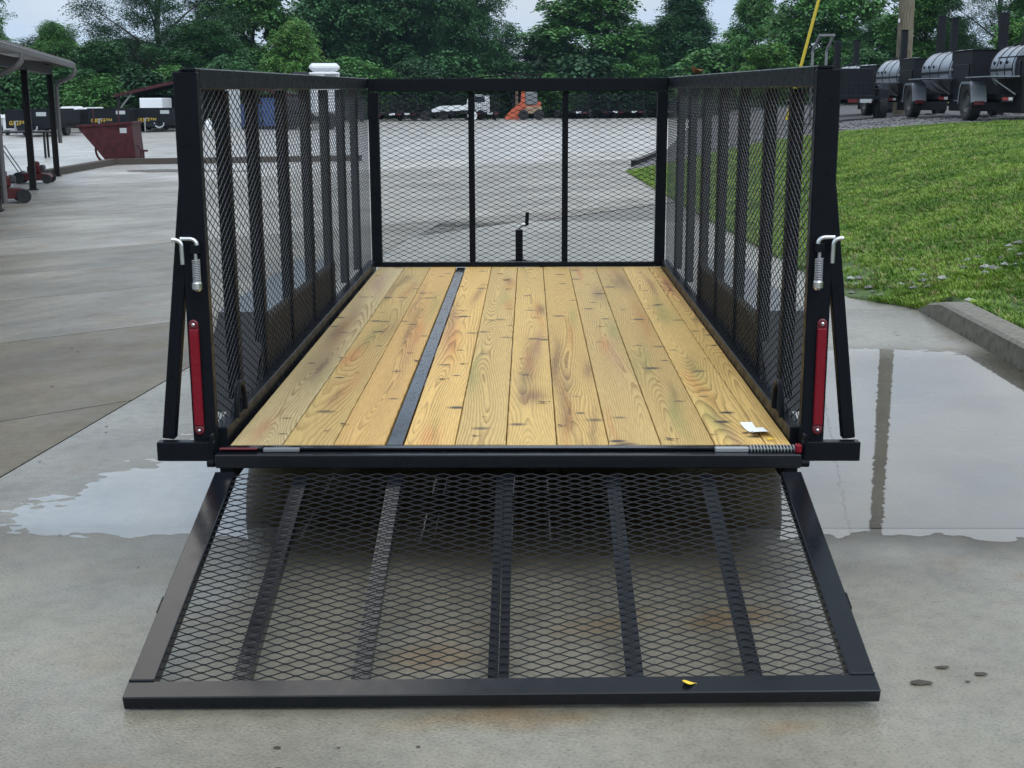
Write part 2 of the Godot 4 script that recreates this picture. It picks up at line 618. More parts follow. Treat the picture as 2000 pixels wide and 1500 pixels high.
# colour of the concrete: cement grey, damp darker patches, rust, tracked-in dirt, painted shade
func concrete_tone(x: float, z: float, base: Color, seed_: float) -> Color:
	var a := stain.get_noise_2d(x + seed_ * 13.0, z)
	var b := stain2.get_noise_2d(x, z + seed_ * 7.0)
	var c := base * (1.0 + (0.30 if seed_ < 5.0 else 0.48) * a + (0.16 if seed_ < 5.0 else 0.26) * b)
	# broom and tyre streaks along the yard's own direction
	var s := streak.get_noise_2d((x * 0.74 - z * 0.67) * 0.35, (x * 0.67 + z * 0.74) * 2.4)
	c = c * (1.0 + (0.06 if seed_ < 5.0 else 0.17) * s)
	var rust := smoothstep(0.30, 0.55, stain2.get_noise_2d(x * 0.9 + 40.0, z * 1.7)) * smoothstep(-0.1, 0.35, stain.get_noise_2d(x * 1.6 + 90.0, z * 1.6))
	c = c.lerp(Color(0.24, 0.135, 0.055), 0.42 * rust)
	for q in [[-0.09, 1.27, 0.34, 0.10], [0.36, 0.62, 0.22, 0.12], [0.75, 1.33, 0.16, 0.06], [-0.16, 0.88, 0.3, 0.16], [0.17, 1.28, 0.2, 0.05], [0.7, 0.6, 0.2, 0.1]]:
		var r := Vector2((x - q[0]) / q[2], (z - q[1] + 0.25 * (x - q[0])) / q[3]).length() + 0.9 * b + 0.5 * a
		if seed_ == 1.0 and r < 1.0:
			c = c.lerp(Color(0.27, 0.155, 0.055), 0.5 * smoothstep(1.0, 0.0, r))
	if seed_ == 2.0:      # silt under the standing water
		c = c.lerp(Color(0.062, 0.050, 0.025) * (1.0 + 0.3 * b), smoothstep(-1.35, -1.0, x + 0.1 * b) * smoothstep(-4.6, -3.8, z + 0.3 * a - 0.1 * x))
	# damp margin of the puddle
	var damp := smoothstep(0.30, -0.25, z + 0.25 * b) * smoothstep(-0.5, -0.3, z) + 0.8 * smoothstep(0.5, 0.9, 1.0 - absf(x + 1.2 + 0.3 * a) * 0.7) * smoothstep(0.9, 0.2, z) * smoothstep(-0.4, -0.3, z)
	c = c.lerp(c * 0.62, clampf(damp, 0.0, 1.0))
	# silt at the puddle's edge; trailer's shade and reflection painted in under the ramp
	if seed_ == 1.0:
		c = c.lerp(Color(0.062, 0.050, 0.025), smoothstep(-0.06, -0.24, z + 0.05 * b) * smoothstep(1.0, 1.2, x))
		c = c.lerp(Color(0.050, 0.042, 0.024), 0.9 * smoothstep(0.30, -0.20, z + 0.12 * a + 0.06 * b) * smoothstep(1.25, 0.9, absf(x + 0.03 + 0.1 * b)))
	return c

func slab(parent: Node, q: Array, step: float, mt: Material, base: Color, seed_: float, skew := false, called := "slab") -> void:
	var mb := MB.new()
	mb.tinted = true
	var a: Vector2 = q[0]
	var b: Vector2 = q[1]
	var c: Vector2 = q[2]
	var d: Vector2 = q[3]
	var nu := clampi(int(ceil(maxf(a.distance_to(b), d.distance_to(c)) / step)), 2, 200)
	var nv := clampi(int(ceil(maxf(a.distance_to(d), b.distance_to(c)) / step)), 2, 160)
	for j in nv + 1:
		for i in nu + 1:
			var p := a.lerp(b, float(i) / nu).lerp(d.lerp(c, float(i) / nu), float(j) / nv)
			mb.tint = concrete_tone(p.x, p.y, base, seed_)
			var rim := i == 0 or j == 0 or i == nu or j == nv
			mb.put(Vector3(p.x, -0.004 if rim else 0.0, p.y), Vector3.UP, Vector2(p.x * 0.74 - p.y * 0.67, p.x * 0.67 + p.y * 0.74) if skew else p)
	var flip := (b - a).cross(d - a) < 0.0
	for j in nv:
		for i in nu:
			var k := j * (nu + 1) + i
			var t := [k, k + 1, k + nu + 2, k, k + nu + 2, k + nu + 1]
			if flip:
				t.reverse()
			mb.ix.append_array(t)
	# the saw-cut sides
	mb.tint = Color(0.05, 0.048, 0.044)
	for e in [[a, b], [b, c], [c, d], [d, a]]:
		var m: Vector2 = (e[0] + e[1]) * 0.5
		var o: Vector2 = m - (a + b + c + d) * 0.25
		mb.face([Vector3(e[0].x, -0.004, e[0].y), Vector3(e[1].x, -0.004, e[1].y), Vector3(e[1].x, -0.0115, e[1].y), Vector3(e[0].x, -0.0115, e[0].y)], Vector3(o.x, 0, o.y))
	var me := mb.mesh()
	var arr := me.surface_get_arrays(0)
	arr[Mesh.ARRAY_TEX_UV2] = arr[Mesh.ARRAY_TEX_UV]
	var st := SurfaceTool.new()
	st.create_from_arrays(arr)
	st.generate_tangents()
	part(called, st.commit(), mt, parent)

func ground() -> void:
	var g := MB.new()
	g.face([Vector3(-400, -0.12, 60), Vector3(400, -0.12, 60), Vector3(400, -0.12, -500), Vector3(-400, -0.12, -500)], Vector3.UP)
	struct("ground", g, M.ground)
	# the yard: a bed with slabs laid on it
	var bed := MB.new()
	var poly := PackedVector2Array([Vector2(-60, 9), Vector2(3.4, 9), Vector2(3.4, -5.6), Vector2(3.0, -6.35), Vector2(2.6, -26), Vector2(4.2, -34), Vector2(16, -125), Vector2(-60, -125)])
	var tr := Geometry2D.triangulate_polygon(poly)
	for i in range(0, tr.size(), 3):
		var q := []
		for k in 3:
			q.append(Vector3(poly[tr[i + k]].x, -0.012, poly[tr[i + k]].y))
		bed.face(q, Vector3.UP)
	var yard := struct("pavement", bed, M.bed)
	var gap := 0.005
	# the apron under the trailer, cast square to it
	var tone := Color(0.236, 0.214, 0.160)
	slab(yard, [Vector2(-2.32, 8), Vector2(3.04, 8), Vector2(3.09, -0.33 + gap), Vector2(-2.32, -0.36 + gap)], 0.05, M.concrete, tone, 1.0)
	var left := func(z: float) -> float: return -2.31 - 0.09 * (z + 0.9)
	var zs := [-0.345, -5.74, -13.5]
	for i in 2:
		var z0: float = zs[i] - gap
		var z1: float = zs[i + 1] + gap
		slab(yard, [Vector2(left.call(z0), z0), Vector2(3.10 if i == 0 else 3.16, z0), Vector2(3.16 if i == 0 else 2.62, z1), Vector2(left.call(z1), z1)], 0.08, M.concrete_wet, Color(0.29, 0.275, 0.235), 2.0 + i)  # pale base also paints in the sky sheen of the film at left
	# the yard beyond and to the left, cast on the skew
	var u := Vector2(0.74, -0.67)
	var w := Vector2(0.67, 0.74)
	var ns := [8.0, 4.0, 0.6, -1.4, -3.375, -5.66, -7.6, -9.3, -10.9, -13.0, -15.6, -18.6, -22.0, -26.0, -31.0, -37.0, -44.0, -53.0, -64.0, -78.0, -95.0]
	for i in ns.size() - 1:
		var q := []
		for k in [[i, -gap], [i + 1, gap]]:
			var nn: float = ns[k[0]] + k[1]
			var t1 := 200.0
			# march along the joint until it meets the apron or the lawn
			var t := -30.0
			while t < 110.0:
				var p := w * nn + u * t
				if (p.y > -13.5 and p.x > left.call(p.y) - 0.012) or p.x > edge_x(p.y) + 0.05 or p.y < -124.0:
					t1 = t
					break
				t += 0.01
			q.append([w * nn + u * maxf(-30.0 - absf(nn) * 0.6, -60.0), w * nn + u * minf(t1, 110.0)])
		var quad := [q[0][0], q[0][1], q[1][1], q[1][0]]
		if q[0][0].distance_to(q[0][1]) < 0.5:
			continue
		var far := i > 12
		slab(yard, quad, 0.9 if far else 0.28, M.concrete_far if far else M.concrete_yard, Color(0.150, 0.125, 0.085) if i < 5 else (Color(0.205, 0.185, 0.15) if i < 8 else (Color(0.30, 0.28, 0.24) if i < 12 else Color(0.44, 0.42, 0.385))), 10.0 + i, true)  # far slabs paler: the wet sheen is put into their colour
	# standing water
	var pn := noise(331, 1.1, 4)
	var pn2 := noise(332, 3.5, 3)
	var pn3 := noise(333, 13.0, 2)
	var depth_at := func(x: float, z: float) -> float:
		var near := smoothstep(-0.10, -0.46, z - 0.20 * smoothstep(1.2, 0.7, absf(x)) + 0.10 * pn.get_noise_2d(x * 1.3, 3.0) + 0.04 * pn2.get_noise_2d(x * 2.0, z))
		var far := smoothstep(-4.25, -3.75, z - 0.10 * (x - 1.6) + 0.18 * pn.get_noise_2d(x, z * 2.0))
		var lft := smoothstep(-2.25, -1.35, x + 0.35 * (z + 0.6) + 0.25 * pn.get_noise_2d(x + 20.0, z * 1.5))
		return minf(near, minf(far, lft)) - 0.3 + 0.10 * pn2.get_noise_2d(x * 0.8, z * 2.0) + 0.20 * pn3.get_noise_2d(x * 0.6, z)
	flood("puddle", Rect2(-2.25, -4.6, 5.36, 4.75), 0.018, depth_at)
	var film := func(x: float, z: float) -> float:
		var r := Vector2((x + 7.9) / 2.4, (z + 26.5) / 1.3).length()
		return 0.55 - r + 0.5 * pn.get_noise_2d(x * 0.5, z * 0.8)
	flood("puddle", Rect2(-10.2, -28.4, 5, 4), 0.1, film)
	# kerb on the right, its end sloped down
	var k := MB.new()
	var prof := [Vector2(0.0, -0.05), Vector2(0.012, 0.13), Vector2(0.035, 0.15), Vector2(0.215, 0.152), Vector2(0.235, 0.14), Vector2(0.24, -0.05)]
	var path := [[8.0, 1.0], [2.0, 1.0], [-1.0, 1.0], [-3.4, 1.0], [-4.6, 1.0], [-5.15, 1.0], [-5.45, 0.62], [-5.72, 0.05]]
	for i in path.size() - 1:
		for j in prof.size() - 1:
			var q := []
			for c in [[i, j], [i, j + 1], [i + 1, j + 1], [i + 1, j]]:
				var pz: float = path[c[0]][0]
				var pp: Vector2 = prof[c[1]]
				var y: float = pp.y * path[c[0]][1] if pp.y > 0 else pp.y
				if path[c[0]][1] < 1.0:
					pz += 0.0
				q.append(Vector3(3.095 + 0.011 * (-3.8 - pz) * -1.0 * 0.0 + 0.03 * smoothstep(-3.0, -5.7, pz) + pp.x, y, pz - (0.28 * pp.x if path[c[0]][1] < 1.0 else 0.0)))
			k.face(q, Vector3(-1, 0.6, 0) if j < 3 else Vector3(1, 0.3, 0))
	k.box(Vector3(3.245, 0.0, -5.745), Vector3(0.22, 0.012, 0.02))
	tag(part("concrete_kerb", k, M.kerb), "grey concrete kerb between the puddle and the lawn, its end sloping down", "kerb")
	# the low dark kerb across the yard on the left, and the one round the gravel lot
	var k2 := MB.new()
	k2.bar(Vector3(-10.55, 0.05, -24.3), Vector3(-10.75, 0.05, -29.9), 0.22, 0.2)
	k2.bar(Vector3(-10.75, 0.05, -29.8), Vector3(-4.5, 0.05, -31.6), 0.25, 0.2)
	tag(part("low_kerb", k2, M.dirt), "low dark kerb running in front of the red hopper", "kerb")
	var k3 := MB.new()
	for i in 7:
		var z0 := -27.8 - i * 1.0
		k3.bar(Vector3(edge_x(z0) - 0.06, 0.05, z0), Vector3(edge_x(z0 - 0.98) - 0.06, 0.05, z0 - 0.98), 0.16, 0.22)
	tag(part("low_kerb", k3, M.steel_post), "dark edging strip beside the gravel lot beyond the tip of the lawn", "kerb")
	# the grass bank and the gravel lot above it
	var lawn := MB.new()
	var nz := 150
	var nx := 56
	for j in nz + 1:
		for i in nx + 1:
			var z := lerpf(8.0, -26.2, float(j) / nz)
			var x := edge_x(z) + 0.225 * smoothstep(-5.95, -5.65, z) + 24.0 * pow(float(i) / nx, 1.8)
			var hh := bank(x, z) if i else -0.05
			lawn.put(Vector3(x, hh, z), Vector3(-(bank(x + 0.1, z) - bank(x - 0.1, z)) * 5.0, 1, -(bank(x, z + 0.1) - bank(x, z - 0.1)) * 5.0))
	for j in nz:
		for i in nx:
			var q := j * (nx + 1) + i
			lawn.ix.append_array([q, q + nx + 2, q + 1, q, q + nx + 1, q + nx + 2])
	struct("lawn", lawn, M.soil)
	var lot := MB.new()
	nz = 70
	nx = 80
	for j in nz + 1:
		for i in nx + 1:
			var x := 2.0 + 60.0 * pow(float(i) / nx, 1.7)
			var z0 := gravel_z(x)
			var z := z0 - 78.0 * pow(float(j) / nz, 1.8)
			var xx := maxf(x, edge_x(z) + 0.02)
			lot.put(Vector3(xx, bank(xx, z) + 0.02 + 0.02 * bumps.get_noise_2d(xx * 6.0, z * 6.0), z), Vector3.UP)
	for j in nz:
		for i in nx:
			var q := j * (nx + 1) + i
			lot.ix.append_array([q, q + nx + 2, q + 1, q, q + nx + 1, q + nx + 2])
	struct("gravel_lot", lot, M.gravel)

func flood(called: String, r: Rect2, cell: float, depth_at: Callable) -> void:
	var mb := MB.new()
	var nx := int(r.size.x / cell)
	var nz := int(r.size.y / cell)
	var val := []
	for j in nz + 1:
		var row := PackedFloat32Array()
		for i in nx + 1:
			row.append(depth_at.call(r.position.x + i * cell, r.position.y + j * cell))
		val.append(row)
	for j in nz:
		for i in nx:
			var cs := [[i, j], [i + 1, j], [i + 1, j + 1], [i, j + 1]]
			var q := []
			for k in 4:
				var c0: Array = cs[k]
				var c1: Array = cs[(k + 1) % 4]
				var v0: float = val[c0[1]][c0[0]]
				var v1: float = val[c1[1]][c1[0]]
				var p0 := Vector2(r.position.x + c0[0] * cell, r.position.y + c0[1] * cell)
				var p1 := Vector2(r.position.x + c1[0] * cell, r.position.y + c1[1] * cell)
				if v0 > 0.0:
					q.append(Vector3(p0.x, 0.004, p0.y))
				if (v0 > 0.0) != (v1 > 0.0):
					var m := p0.lerp(p1, v0 / (v0 - v1))
					q.append(Vector3(m.x, 0.004, m.y))
			if q.size() > 2:
				mb.face(q, Vector3.UP, q.map(func(p): return Vector2(p.x, p.z)))
	var st := SurfaceTool.new()
	st.create_from_arrays(mb.mesh().surface_get_arrays(0))
	st.generate_tangents()
	struct(called, st.commit(), M.water)

func scatter(called: String, me: Mesh, mt: Material, xs: Array, cs: Array, parent: Node = self) -> MultiMeshInstance3D:
	var mm := MultiMesh.new()
	mm.transform_format = MultiMesh.TRANSFORM_3D
	mm.use_colors = true
	mm.mesh = me
	mm.instance_count = xs.size()
	for i in xs.size():
		mm.set_instance_transform(i, xs[i])
		mm.set_instance_color(i, cs[i])
	var o := MultiMeshInstance3D.new()
	o.multimesh = mm
	o.material_override = mt
	o.name = numbered(called) if parent == self else called
	parent.add_child(o, true)
	return o

func pebble(seed_: int) -> MB:
	var r := RandomNumberGenerator.new()
	r.seed = seed_
	var mb := MB.new()
	var ps := []
	for i in 6:
		var a := TAU * i / 6.0
		ps.append(Vector3(cos(a) * r.randf_range(0.35, 0.55), r.randf_range(-0.05, 0.08), sin(a) * r.randf_range(0.35, 0.55)))
	var top := Vector3(r.randf_range(-0.15, 0.15), r.randf_range(0.22, 0.36), r.randf_range(-0.15, 0.15))
	var low := Vector3(0, -0.3, 0)
	for i in 6:
		mb.face([ps[i], ps[(i + 1) % 6], top], ps[i] + Vector3.UP)
		mb.face([ps[i], ps[(i + 1) % 6], low], ps[i] + Vector3.DOWN)
	return mb

func grass_and_stones() -> void:
	# tufts of blades
	for variant in 2:
		var mb := MB.new()
		var r := RandomNumberGenerator.new()
		r.seed = 400 + variant
		for i in 11:
			var a := r.randf() * TAU
			var o := Vector3(cos(a), 0, sin(a)) * r.randf_range(0.0, 0.045)
			var lean := Vector3(cos(a + r.randf_range(-1, 1)), 0, sin(a + r.randf_range(-1, 1))) * r.randf_range(0.015, 0.055)
			var hh := r.randf_range(0.018, 0.055)
			var side := Vector3(-sin(a), 0, cos(a)) * 0.0035
			var mid := o + lean * 0.4 + Vector3.UP * hh * 0.65
			mb.face([o - side, o + side, mid + side * 0.8, mid - side * 0.8], Vector3(lean.x, 0.3, lean.z))
			mb.face([mid - side * 0.8, mid + side * 0.8, o + lean + Vector3.UP * hh], Vector3(lean.x, 0.3, lean.z))
		var xs := []
		var cs := []
		while xs.size() < 52000:
			var z := -3.0 - 23.0 * pow(r.randf(), 1.15)
			var x := edge_x(z) + 9.0 * pow(r.randf(), 1.25)
			if z > -5.7 and x < edge_x(z) + 0.25:
				continue
			if z < gravel_z(x) + 0.1 * r.randf() or x - 0.068 > (4.7 - z) * 0.42 + 0.4:
				continue
			# thin and stony along the foot of the bank
			var d := x - edge_x(z)
			var bare := smoothstep(-0.2, 0.25, bumps.get_noise_2d(x * 2.2 + 50.0, z * 2.2)) * smoothstep(1.6, 0.4, d) * smoothstep(-12.0, -8.0, z)
			if r.randf() < bare * 0.9 + 0.25 * smoothstep(0.25, 0.0, d):
				continue
			var s := r.randf_range(0.7, 1.35)
			xs.append(Transform3D(Basis(Vector3.UP, r.randf() * TAU).scaled(Vector3(s, s * r.randf_range(0.7, 1.1), s)), Vector3(x, bank(x, z) - 0.004, z)))
			var t := clampf(0.45 + 0.9 * stain.get_noise_2d(x * 2.2, z * 2.2) + r.randf_range(-0.3, 0.3), 0.0, 1.0)
			var c := Color(0.075, 0.165, 0.020).lerp(Color(0.23, 0.335, 0.055), t)
			if r.randf() < 0.10:
				c = Color(0.30, 0.26, 0.12)
			cs.append(c)
		scatter("grass", mb.mesh(), M.blade, xs, cs).set_meta("kind", "stuff")
	# gravel
	var r2 := RandomNumberGenerator.new()
	r2.seed = 421
	for variant in 2:
		var xs := []
		var cs := []
		while xs.size() < 9000:
			var x := 2.4 + 12.0 * r2.randf()
			var z := gravel_z(x) - 9.0 * pow(r2.randf(), 1.6) + 0.25
			if x < edge_x(z):
				continue
			var s := r2.randf_range(0.03, 0.075)
			xs.append(Transform3D(Basis(Vector3.UP, r2.randf() * TAU).scaled(Vector3(s, s * 0.8, s)), Vector3(x, bank(x, z) + 0.03, z)))
			var g := r2.randf_range(0.05, 0.20)
			cs.append(Color(g, g * 0.95, g * 0.97))
		scatter("gravel", pebble(430 + variant).mesh(), M.stone, xs, cs).set_meta("kind", "stuff")
	# loose stones at the foot of the bank
	var pebbles := [pebble(440).mesh(), pebble(441).mesh(), pebble(442).mesh()]
	var mats := []
	for g in [0.15, 0.21, 0.30, 0.12]:
		mats.append(mat(Color(g, g * 0.98, g * 0.93), 0.7))
	var spots := []
	for i in 46:
		spots.append([Vector2(edge_x(-6.4) + 0.15 + 1.5 * r2.randf(), -6.2 - 1.5 * r2.randf() * r2.randf()), r2.randf_range(0.035, 0.10)])
	for i in 22:
		spots.append([Vector2(2.75 + r2.randf_range(-0.06, 0.25), -6.45 - 3.5 * r2.randf()), r2.randf_range(0.02, 0.05)])
	for i in 16:
		spots.append([Vector2(3.42 + 0.35 * r2.randf(), -3.3 - 2.2 * r2.randf()), r2.randf_range(0.03, 0.08)])
	for i in spots.size():
		var p: Vector2 = spots[i][0]
		var s: float = spots[i][1]
		var o := part("stone", pebbles[i % 3], mats[r2.randi() % 4])
		o.transform = Transform3D(Basis(Vector3.UP, r2.randf() * TAU).scaled(Vector3(s * 1.3, s, s)), Vector3(p.x, bank(p.x, p.y) + s * 0.22, p.y))
		tag(o, "small pale stone lying in the grass near the end of the kerb", "stone", "loose stones at the foot of the grass bank")

# ---------------------------------------------------------------- the trailer
# expanded metal between four corners: zigzag strands bonded where they touch, each turned half edge-on
func expanded(mb: MB, p00: Vector3, p10: Vector3, p01: Vector3, p11: Vector3, lwd: float, swd: float, turn: float) -> void:
	var across := (p10 - p00).normalized()
	var wlen := (p00.distance_to(p10) + p01.distance_to(p11)) * 0.5
	var hlen := (p00.distance_to(p01) + p10.distance_to(p11)) * 0.5
	var upw := (p01 - p00).normalized()
	var nrm := across.cross(upw).normalized()
	var rows := int(hlen / (swd * 0.5))
	var per := maxi(2, int(round(wlen / lwd)))
	var knuckle := 0.13
	var wa := (upw * cos(turn) + nrm * sin(turn)) * 0.00175
	var ta := (-upw * sin(turn) + nrm * cos(turn)) * 0.0009
	var na := wa.normalized()
	var nt := ta.normalized()
	var cn := [wa + ta, wa - ta, wa - ta, -wa - ta, -wa - ta, -wa + ta, -wa + ta, wa + ta]
	var nn := [na, na, -nt, -nt, -na, -na, nt, nt]
	var amp := swd * 0.25 - 0.0012
	var pts := per * 4 + 1
	var base := mb.v.size()
	mb.v.resize(base + rows * pts * 8)
	mb.n.resize(base + rows * pts * 8)
	mb.uv.resize(base + rows * pts * 8)
	mb.c.resize(base + rows * pts * 8)
	var ib := mb.ix.size()
	mb.ix.resize(ib + rows * (pts - 1) * 24)
	var at := base
	for j in rows:
		var t := (j + 0.5) / rows
		var a := p00.lerp(p01, t)
		var b := p10.lerp(p11, t)
		var s := 1.0 if j % 2 == 0 else -1.0
		for i in pts:
			var cyc := i / 4
			var k := i % 4
			var f: float = cyc + [0.0, knuckle, 0.5, 0.5 + knuckle][k]
			if i == pts - 1:
				f = per
			var h := amp * s * (1.0 if k < 2 else -1.0)
			var p := a.lerp(b, minf(1.0, f / per)) + upw * h
			for q in 8:
				mb.v[at] = p + cn[q]
				mb.n[at] = nn[q]
				at += 1
			if i:
				var s1 := at - 16
				var s2 := at - 8
				for q in 4:
					mb.ix[ib] = s1 + q * 2
					mb.ix[ib + 1] = s1 + q * 2 + 1
					mb.ix[ib + 2] = s2 + q * 2 + 1
					mb.ix[ib + 3] = s1 + q * 2
					mb.ix[ib + 4] = s2 + q * 2 + 1
					mb.ix[ib + 5] = s2 + q * 2
					ib += 6
	mb.tinted = false

func wheel_shape(r: float, w: float, rim_r: float) -> Array:
	var t := MB.new()
	t.lathe([Vector2(rim_r, -w * 0.36), Vector2(r * 0.86, -w * 0.5), Vector2(r * 0.97, -w * 0.44), Vector2(r, -w * 0.3), Vector2(r, w * 0.3), Vector2(r * 0.97, w * 0.44), Vector2(r * 0.86, w * 0.5), Vector2(rim_r, w * 0.36)], Vector3.ZERO, Vector3.RIGHT, 28)
	for k in 30:      # tread blocks
		var a := TAU * k / 30.0
		for s in [-0.24, 0.24]:
			t.box(Vector3(s * w, cos(a + s * 0.2) * r, sin(a + s * 0.2) * r), Vector3(w * 0.36, 0.02, r * 0.13), Basis(Vector3.RIGHT, a + s * 0.2))
	var m := MB.new()
	m.lathe([Vector2(rim_r, w * 0.38), Vector2(rim_r * 0.9, w * 0.22), Vector2(rim_r * 0.5, w * 0.10), Vector2(rim_r * 0.42, w * 0.24), Vector2(0.001, w * 0.25)], Vector3.ZERO, Vector3.RIGHT, 20)
	m.lathe([Vector2(0.001, -w * 0.1), Vector2(rim_r * 0.9, -w * 0.1), Vector2(rim_r, -w * 0.38)], Vector3.ZERO, Vector3.RIGHT, 20)
	for k in 5:
		var a := TAU * k / 5.0
		m.lathe([Vector2(0.012, 0.0), Vector2(0.012, 0.03), Vector2(0.001, 0.03)], Vector3(w * 0.14, cos(a) * rim_r * 0.6, sin(a) * rim_r * 0.6), Vector3.RIGHT, 6)
	return [t.mesh(), m.mesh()]

func wheel(parent: Node, at: Vector3, shape: Array, outward: float, tyre: Material, rim: Material) -> void:
	var o := part("wheel", shape[0], tyre, parent)
	o.position = at
	if outward < 0.0:
		o.rotation.y = PI
	part("rim", shape[1], rim, o)

func trailer() -> void:
	var t := thing("utility_trailer", "black landscape trailer with new plank deck, tall mesh sides and lowered mesh ramp", "trailer", Vector3(-0.01, DECK, 0))
	t.rotation.x = NOSE_UP
	var mb: MB
	# deck planks, one strip of bare steel between the third and fourth
	var xs := [-1.006, -0.816, -0.631, -0.444, -0.376, -0.191, -0.006, 0.178, 0.366, 0.554, 0.747, 0.931, 1.023]
	var r := RandomNumberGenerator.new()
	r.seed = 3
	var pk := 0
	for i in 12:
		if i == 3:
			continue
		mb = MB.new()
		var x0: float = xs[i] + 0.0018
		var x1: float = xs[i + 1] - 0.0018
		var y := r.randf_range(-0.0022, 0.0)
		var z0 := -0.006 - r.randf() * 0.003
		var z1 := -LEN + 0.014 + r.randf() * 0.006
		var u0 := (pk * PW + 1.0) / (PW * 11.0)
		var u1 := (pk * PW + (PW - 1.0) * minf(1.0, (x1 - x0) / 0.183)) / (PW * 11.0)
		var b := 0.0028
		var prof := [[x0, y - 0.036, u0], [x0, y - b, u0], [x0 + b, y, u0], [x1 - b, y, u1], [x1, y - b, u1], [x1, y - 0.036, u1]]
		for j in 5:
			var p: Array = prof[j]
			var q: Array = prof[j + 1]
			mb.face([Vector3(p[0], p[1], z0), Vector3(q[0], q[1], z0), Vector3(q[0], q[1], z1), Vector3(p[0], p[1], z1)], Vector3((p[0] + q[0]) * 0.5 - (x0 + x1) * 0.5, 0.2, 0) if j != 2 else Vector3.UP, [Vector2(p[2], 0), Vector2(q[2], 0), Vector2(q[2], 1), Vector2(p[2], 1)])
		mb.face([Vector3(x0, y - 0.036, z0), Vector3(x1, y - 0.036, z0), Vector3(x1, y - 0.036, z1), Vector3(x0, y - 0.036, z1)], Vector3.DOWN, [Vector2(u0, 0), Vector2(u1, 0), Vector2(u1, 1), Vector2(u0, 1)])
		for z in [z0, z1]:
			mb.face([Vector3(x0, y - 0.036, z), Vector3(x1, y - 0.036, z), Vector3(x1, y - b, z), Vector3(x1 - b, y, z), Vector3(x0 + b, y, z), Vector3(x0, y - b, z)], Vector3(0, 0, 1 if z == z0 else -1), [Vector2(u0, 0.01), Vector2(u1, 0.01), Vector2(u1, 0.012), Vector2(u1, 0.012), Vector2(u0, 0.012), Vector2(u0, 0.012)])
		part("plank", mb, M.plank, t)
		pk += 1
	mb = MB.new()
	mb.box(Vector3(-0.410, -0.010, -2.42), Vector3(0.058, 0.012, 4.80), Basis(), 0.002)
	part("steel_strip", mb, M.strip, t)
	# frame under the deck
	for s in [-1.0, 1.0]:
		mb = MB.new()
		mb.bar(Vector3(s * 1.052, -0.002, -0.06), Vector3(s * 1.052, -0.002, -LEN), 0.056, 0.104, Vector3.UP, 0.004)
		part("side_rail", mb, M.black, t)
		mb = MB.new()
		mb.bar(Vector3(s * 1.03, -0.105, -0.04), Vector3(s * 1.03, -0.105, -LEN), 0.05, 0.10, Vector3.UP, 0.004)
		part("side_beam", mb, M.black, t)
	for i in 7:
		mb = MB.new()
		mb.bar(Vector3(-1.0, -0.072, -0.45 - i * 0.65), Vector3(1.0, -0.072, -0.45 - i * 0.65), 0.05, 0.06)
		part("cross_member", mb, M.black, t)
	mb = MB.new()
	for s in [-1.0, 1.0]:
		mb.bar(Vector3(s * 0.98, -0.17, -4.1), Vector3(s * 0.06, -0.17, -6.15), 0.06, 0.1)
	mb.bar(Vector3(0, -0.17, -6.05), Vector3(0, -0.17, -6.45), 0.07, 0.08)
	mb.bar(Vector3(-0.45, -0.15, -5.2), Vector3(0.45, -0.15, -5.2), 0.06, 0.06)
	part("tongue", mb, M.black, t)
	# rear edge: angle iron with a slot behind the ramp's hinge tube
	mb = MB.new()
	mb.box(Vector3(0, -0.006, 0.014), Vector3(2.06, 0.007, 0.034), Basis(), 0.001)
	mb.box(Vector3(0, -0.044, 0.008), Vector3(2.06, 0.066, 0.007))
	part("rear_angle", mb, M.black_wet, t)
	# posts at the back, their braces, brackets, lights and latch pins
	for s in [-1.0, 1.0]:
		mb = MB.new()
		mb.box(Vector3(s * 1.093, 0.631, -0.025), Vector3(0.082, 1.364, 0.05), Basis(), 0.004)
		mb.box(Vector3(s * 1.078, 1.319, -0.025), Vector3(0.052, 0.0115, 0.05), Basis(), 0.003)
		part("corner_post", mb, M.black, t)
		mb = MB.new()
		mb.bar(Vector3(s * 1.108, 0.97, -0.026), Vector3(s * 1.226, 0.022, -0.026), 0.045, 0.044, Vector3.BACK, 0.003)
		part("brace", mb, M.black, t)
		mb = MB.new()
		mb.box(Vector3(s * 1.155, -0.014, 0.022), Vector3(0.204, 0.07, 0.042), Basis(), 0.003)
		part("bracket", mb, M.black, t)
		mb = MB.new()
		mb.box(Vector3(s * 1.108, 0.25, 0.008), Vector3(0.034, 0.352, 0.015), Basis(), 0.004)
		var tl := part("tail_light", mb, M.red_lens, t)
		for y in [0.057, 0.443]:
			mb = MB.new()
			mb.lathe([Vector2(0.017, 0.0), Vector2(0.017, 0.008), Vector2(0.013, 0.010), Vector2(0.001, 0.010)], Vector3(s * 1.108, y, 0.0005), Vector3.BACK, 14)
			mb.box(Vector3(s * 1.108, y + (0.01 if y < 0.2 else -0.01), 0.0035), Vector3(0.034, 0.022, 0.006))
			part("light_bezel", mb, M.red_dark, tl)
			mb = MB.new()
			mb.lathe([Vector2(0.006, 0.0), Vector2(0.006, 0.004), Vector2(0.003, 0.006), Vector2(0.001, 0.006)], Vector3(s * 1.108, y, 0.0105), Vector3.BACK, 8)
			part("screw", mb, M.zinc, tl)
		# bent rods
		mb = MB.new()
		var rod := func(x0: float, x1: float, ytop: float, ylow: float, z: float) -> void:
			var pts := [Vector3(s * x0, ytop, z)]
			var dir := signf(x1 - x0)
			for k in 6:
				var a := PI * 0.5 * k / 5.0
				pts.append(Vector3(s * (x1 - dir * 0.022 + dir * 0.022 * sin(a)), ytop - 0.022 + 0.022 * cos(a), z))
			pts.append(Vector3(s * x1, ylow, z))
			mb.tube(pts, 0.0078, 10)
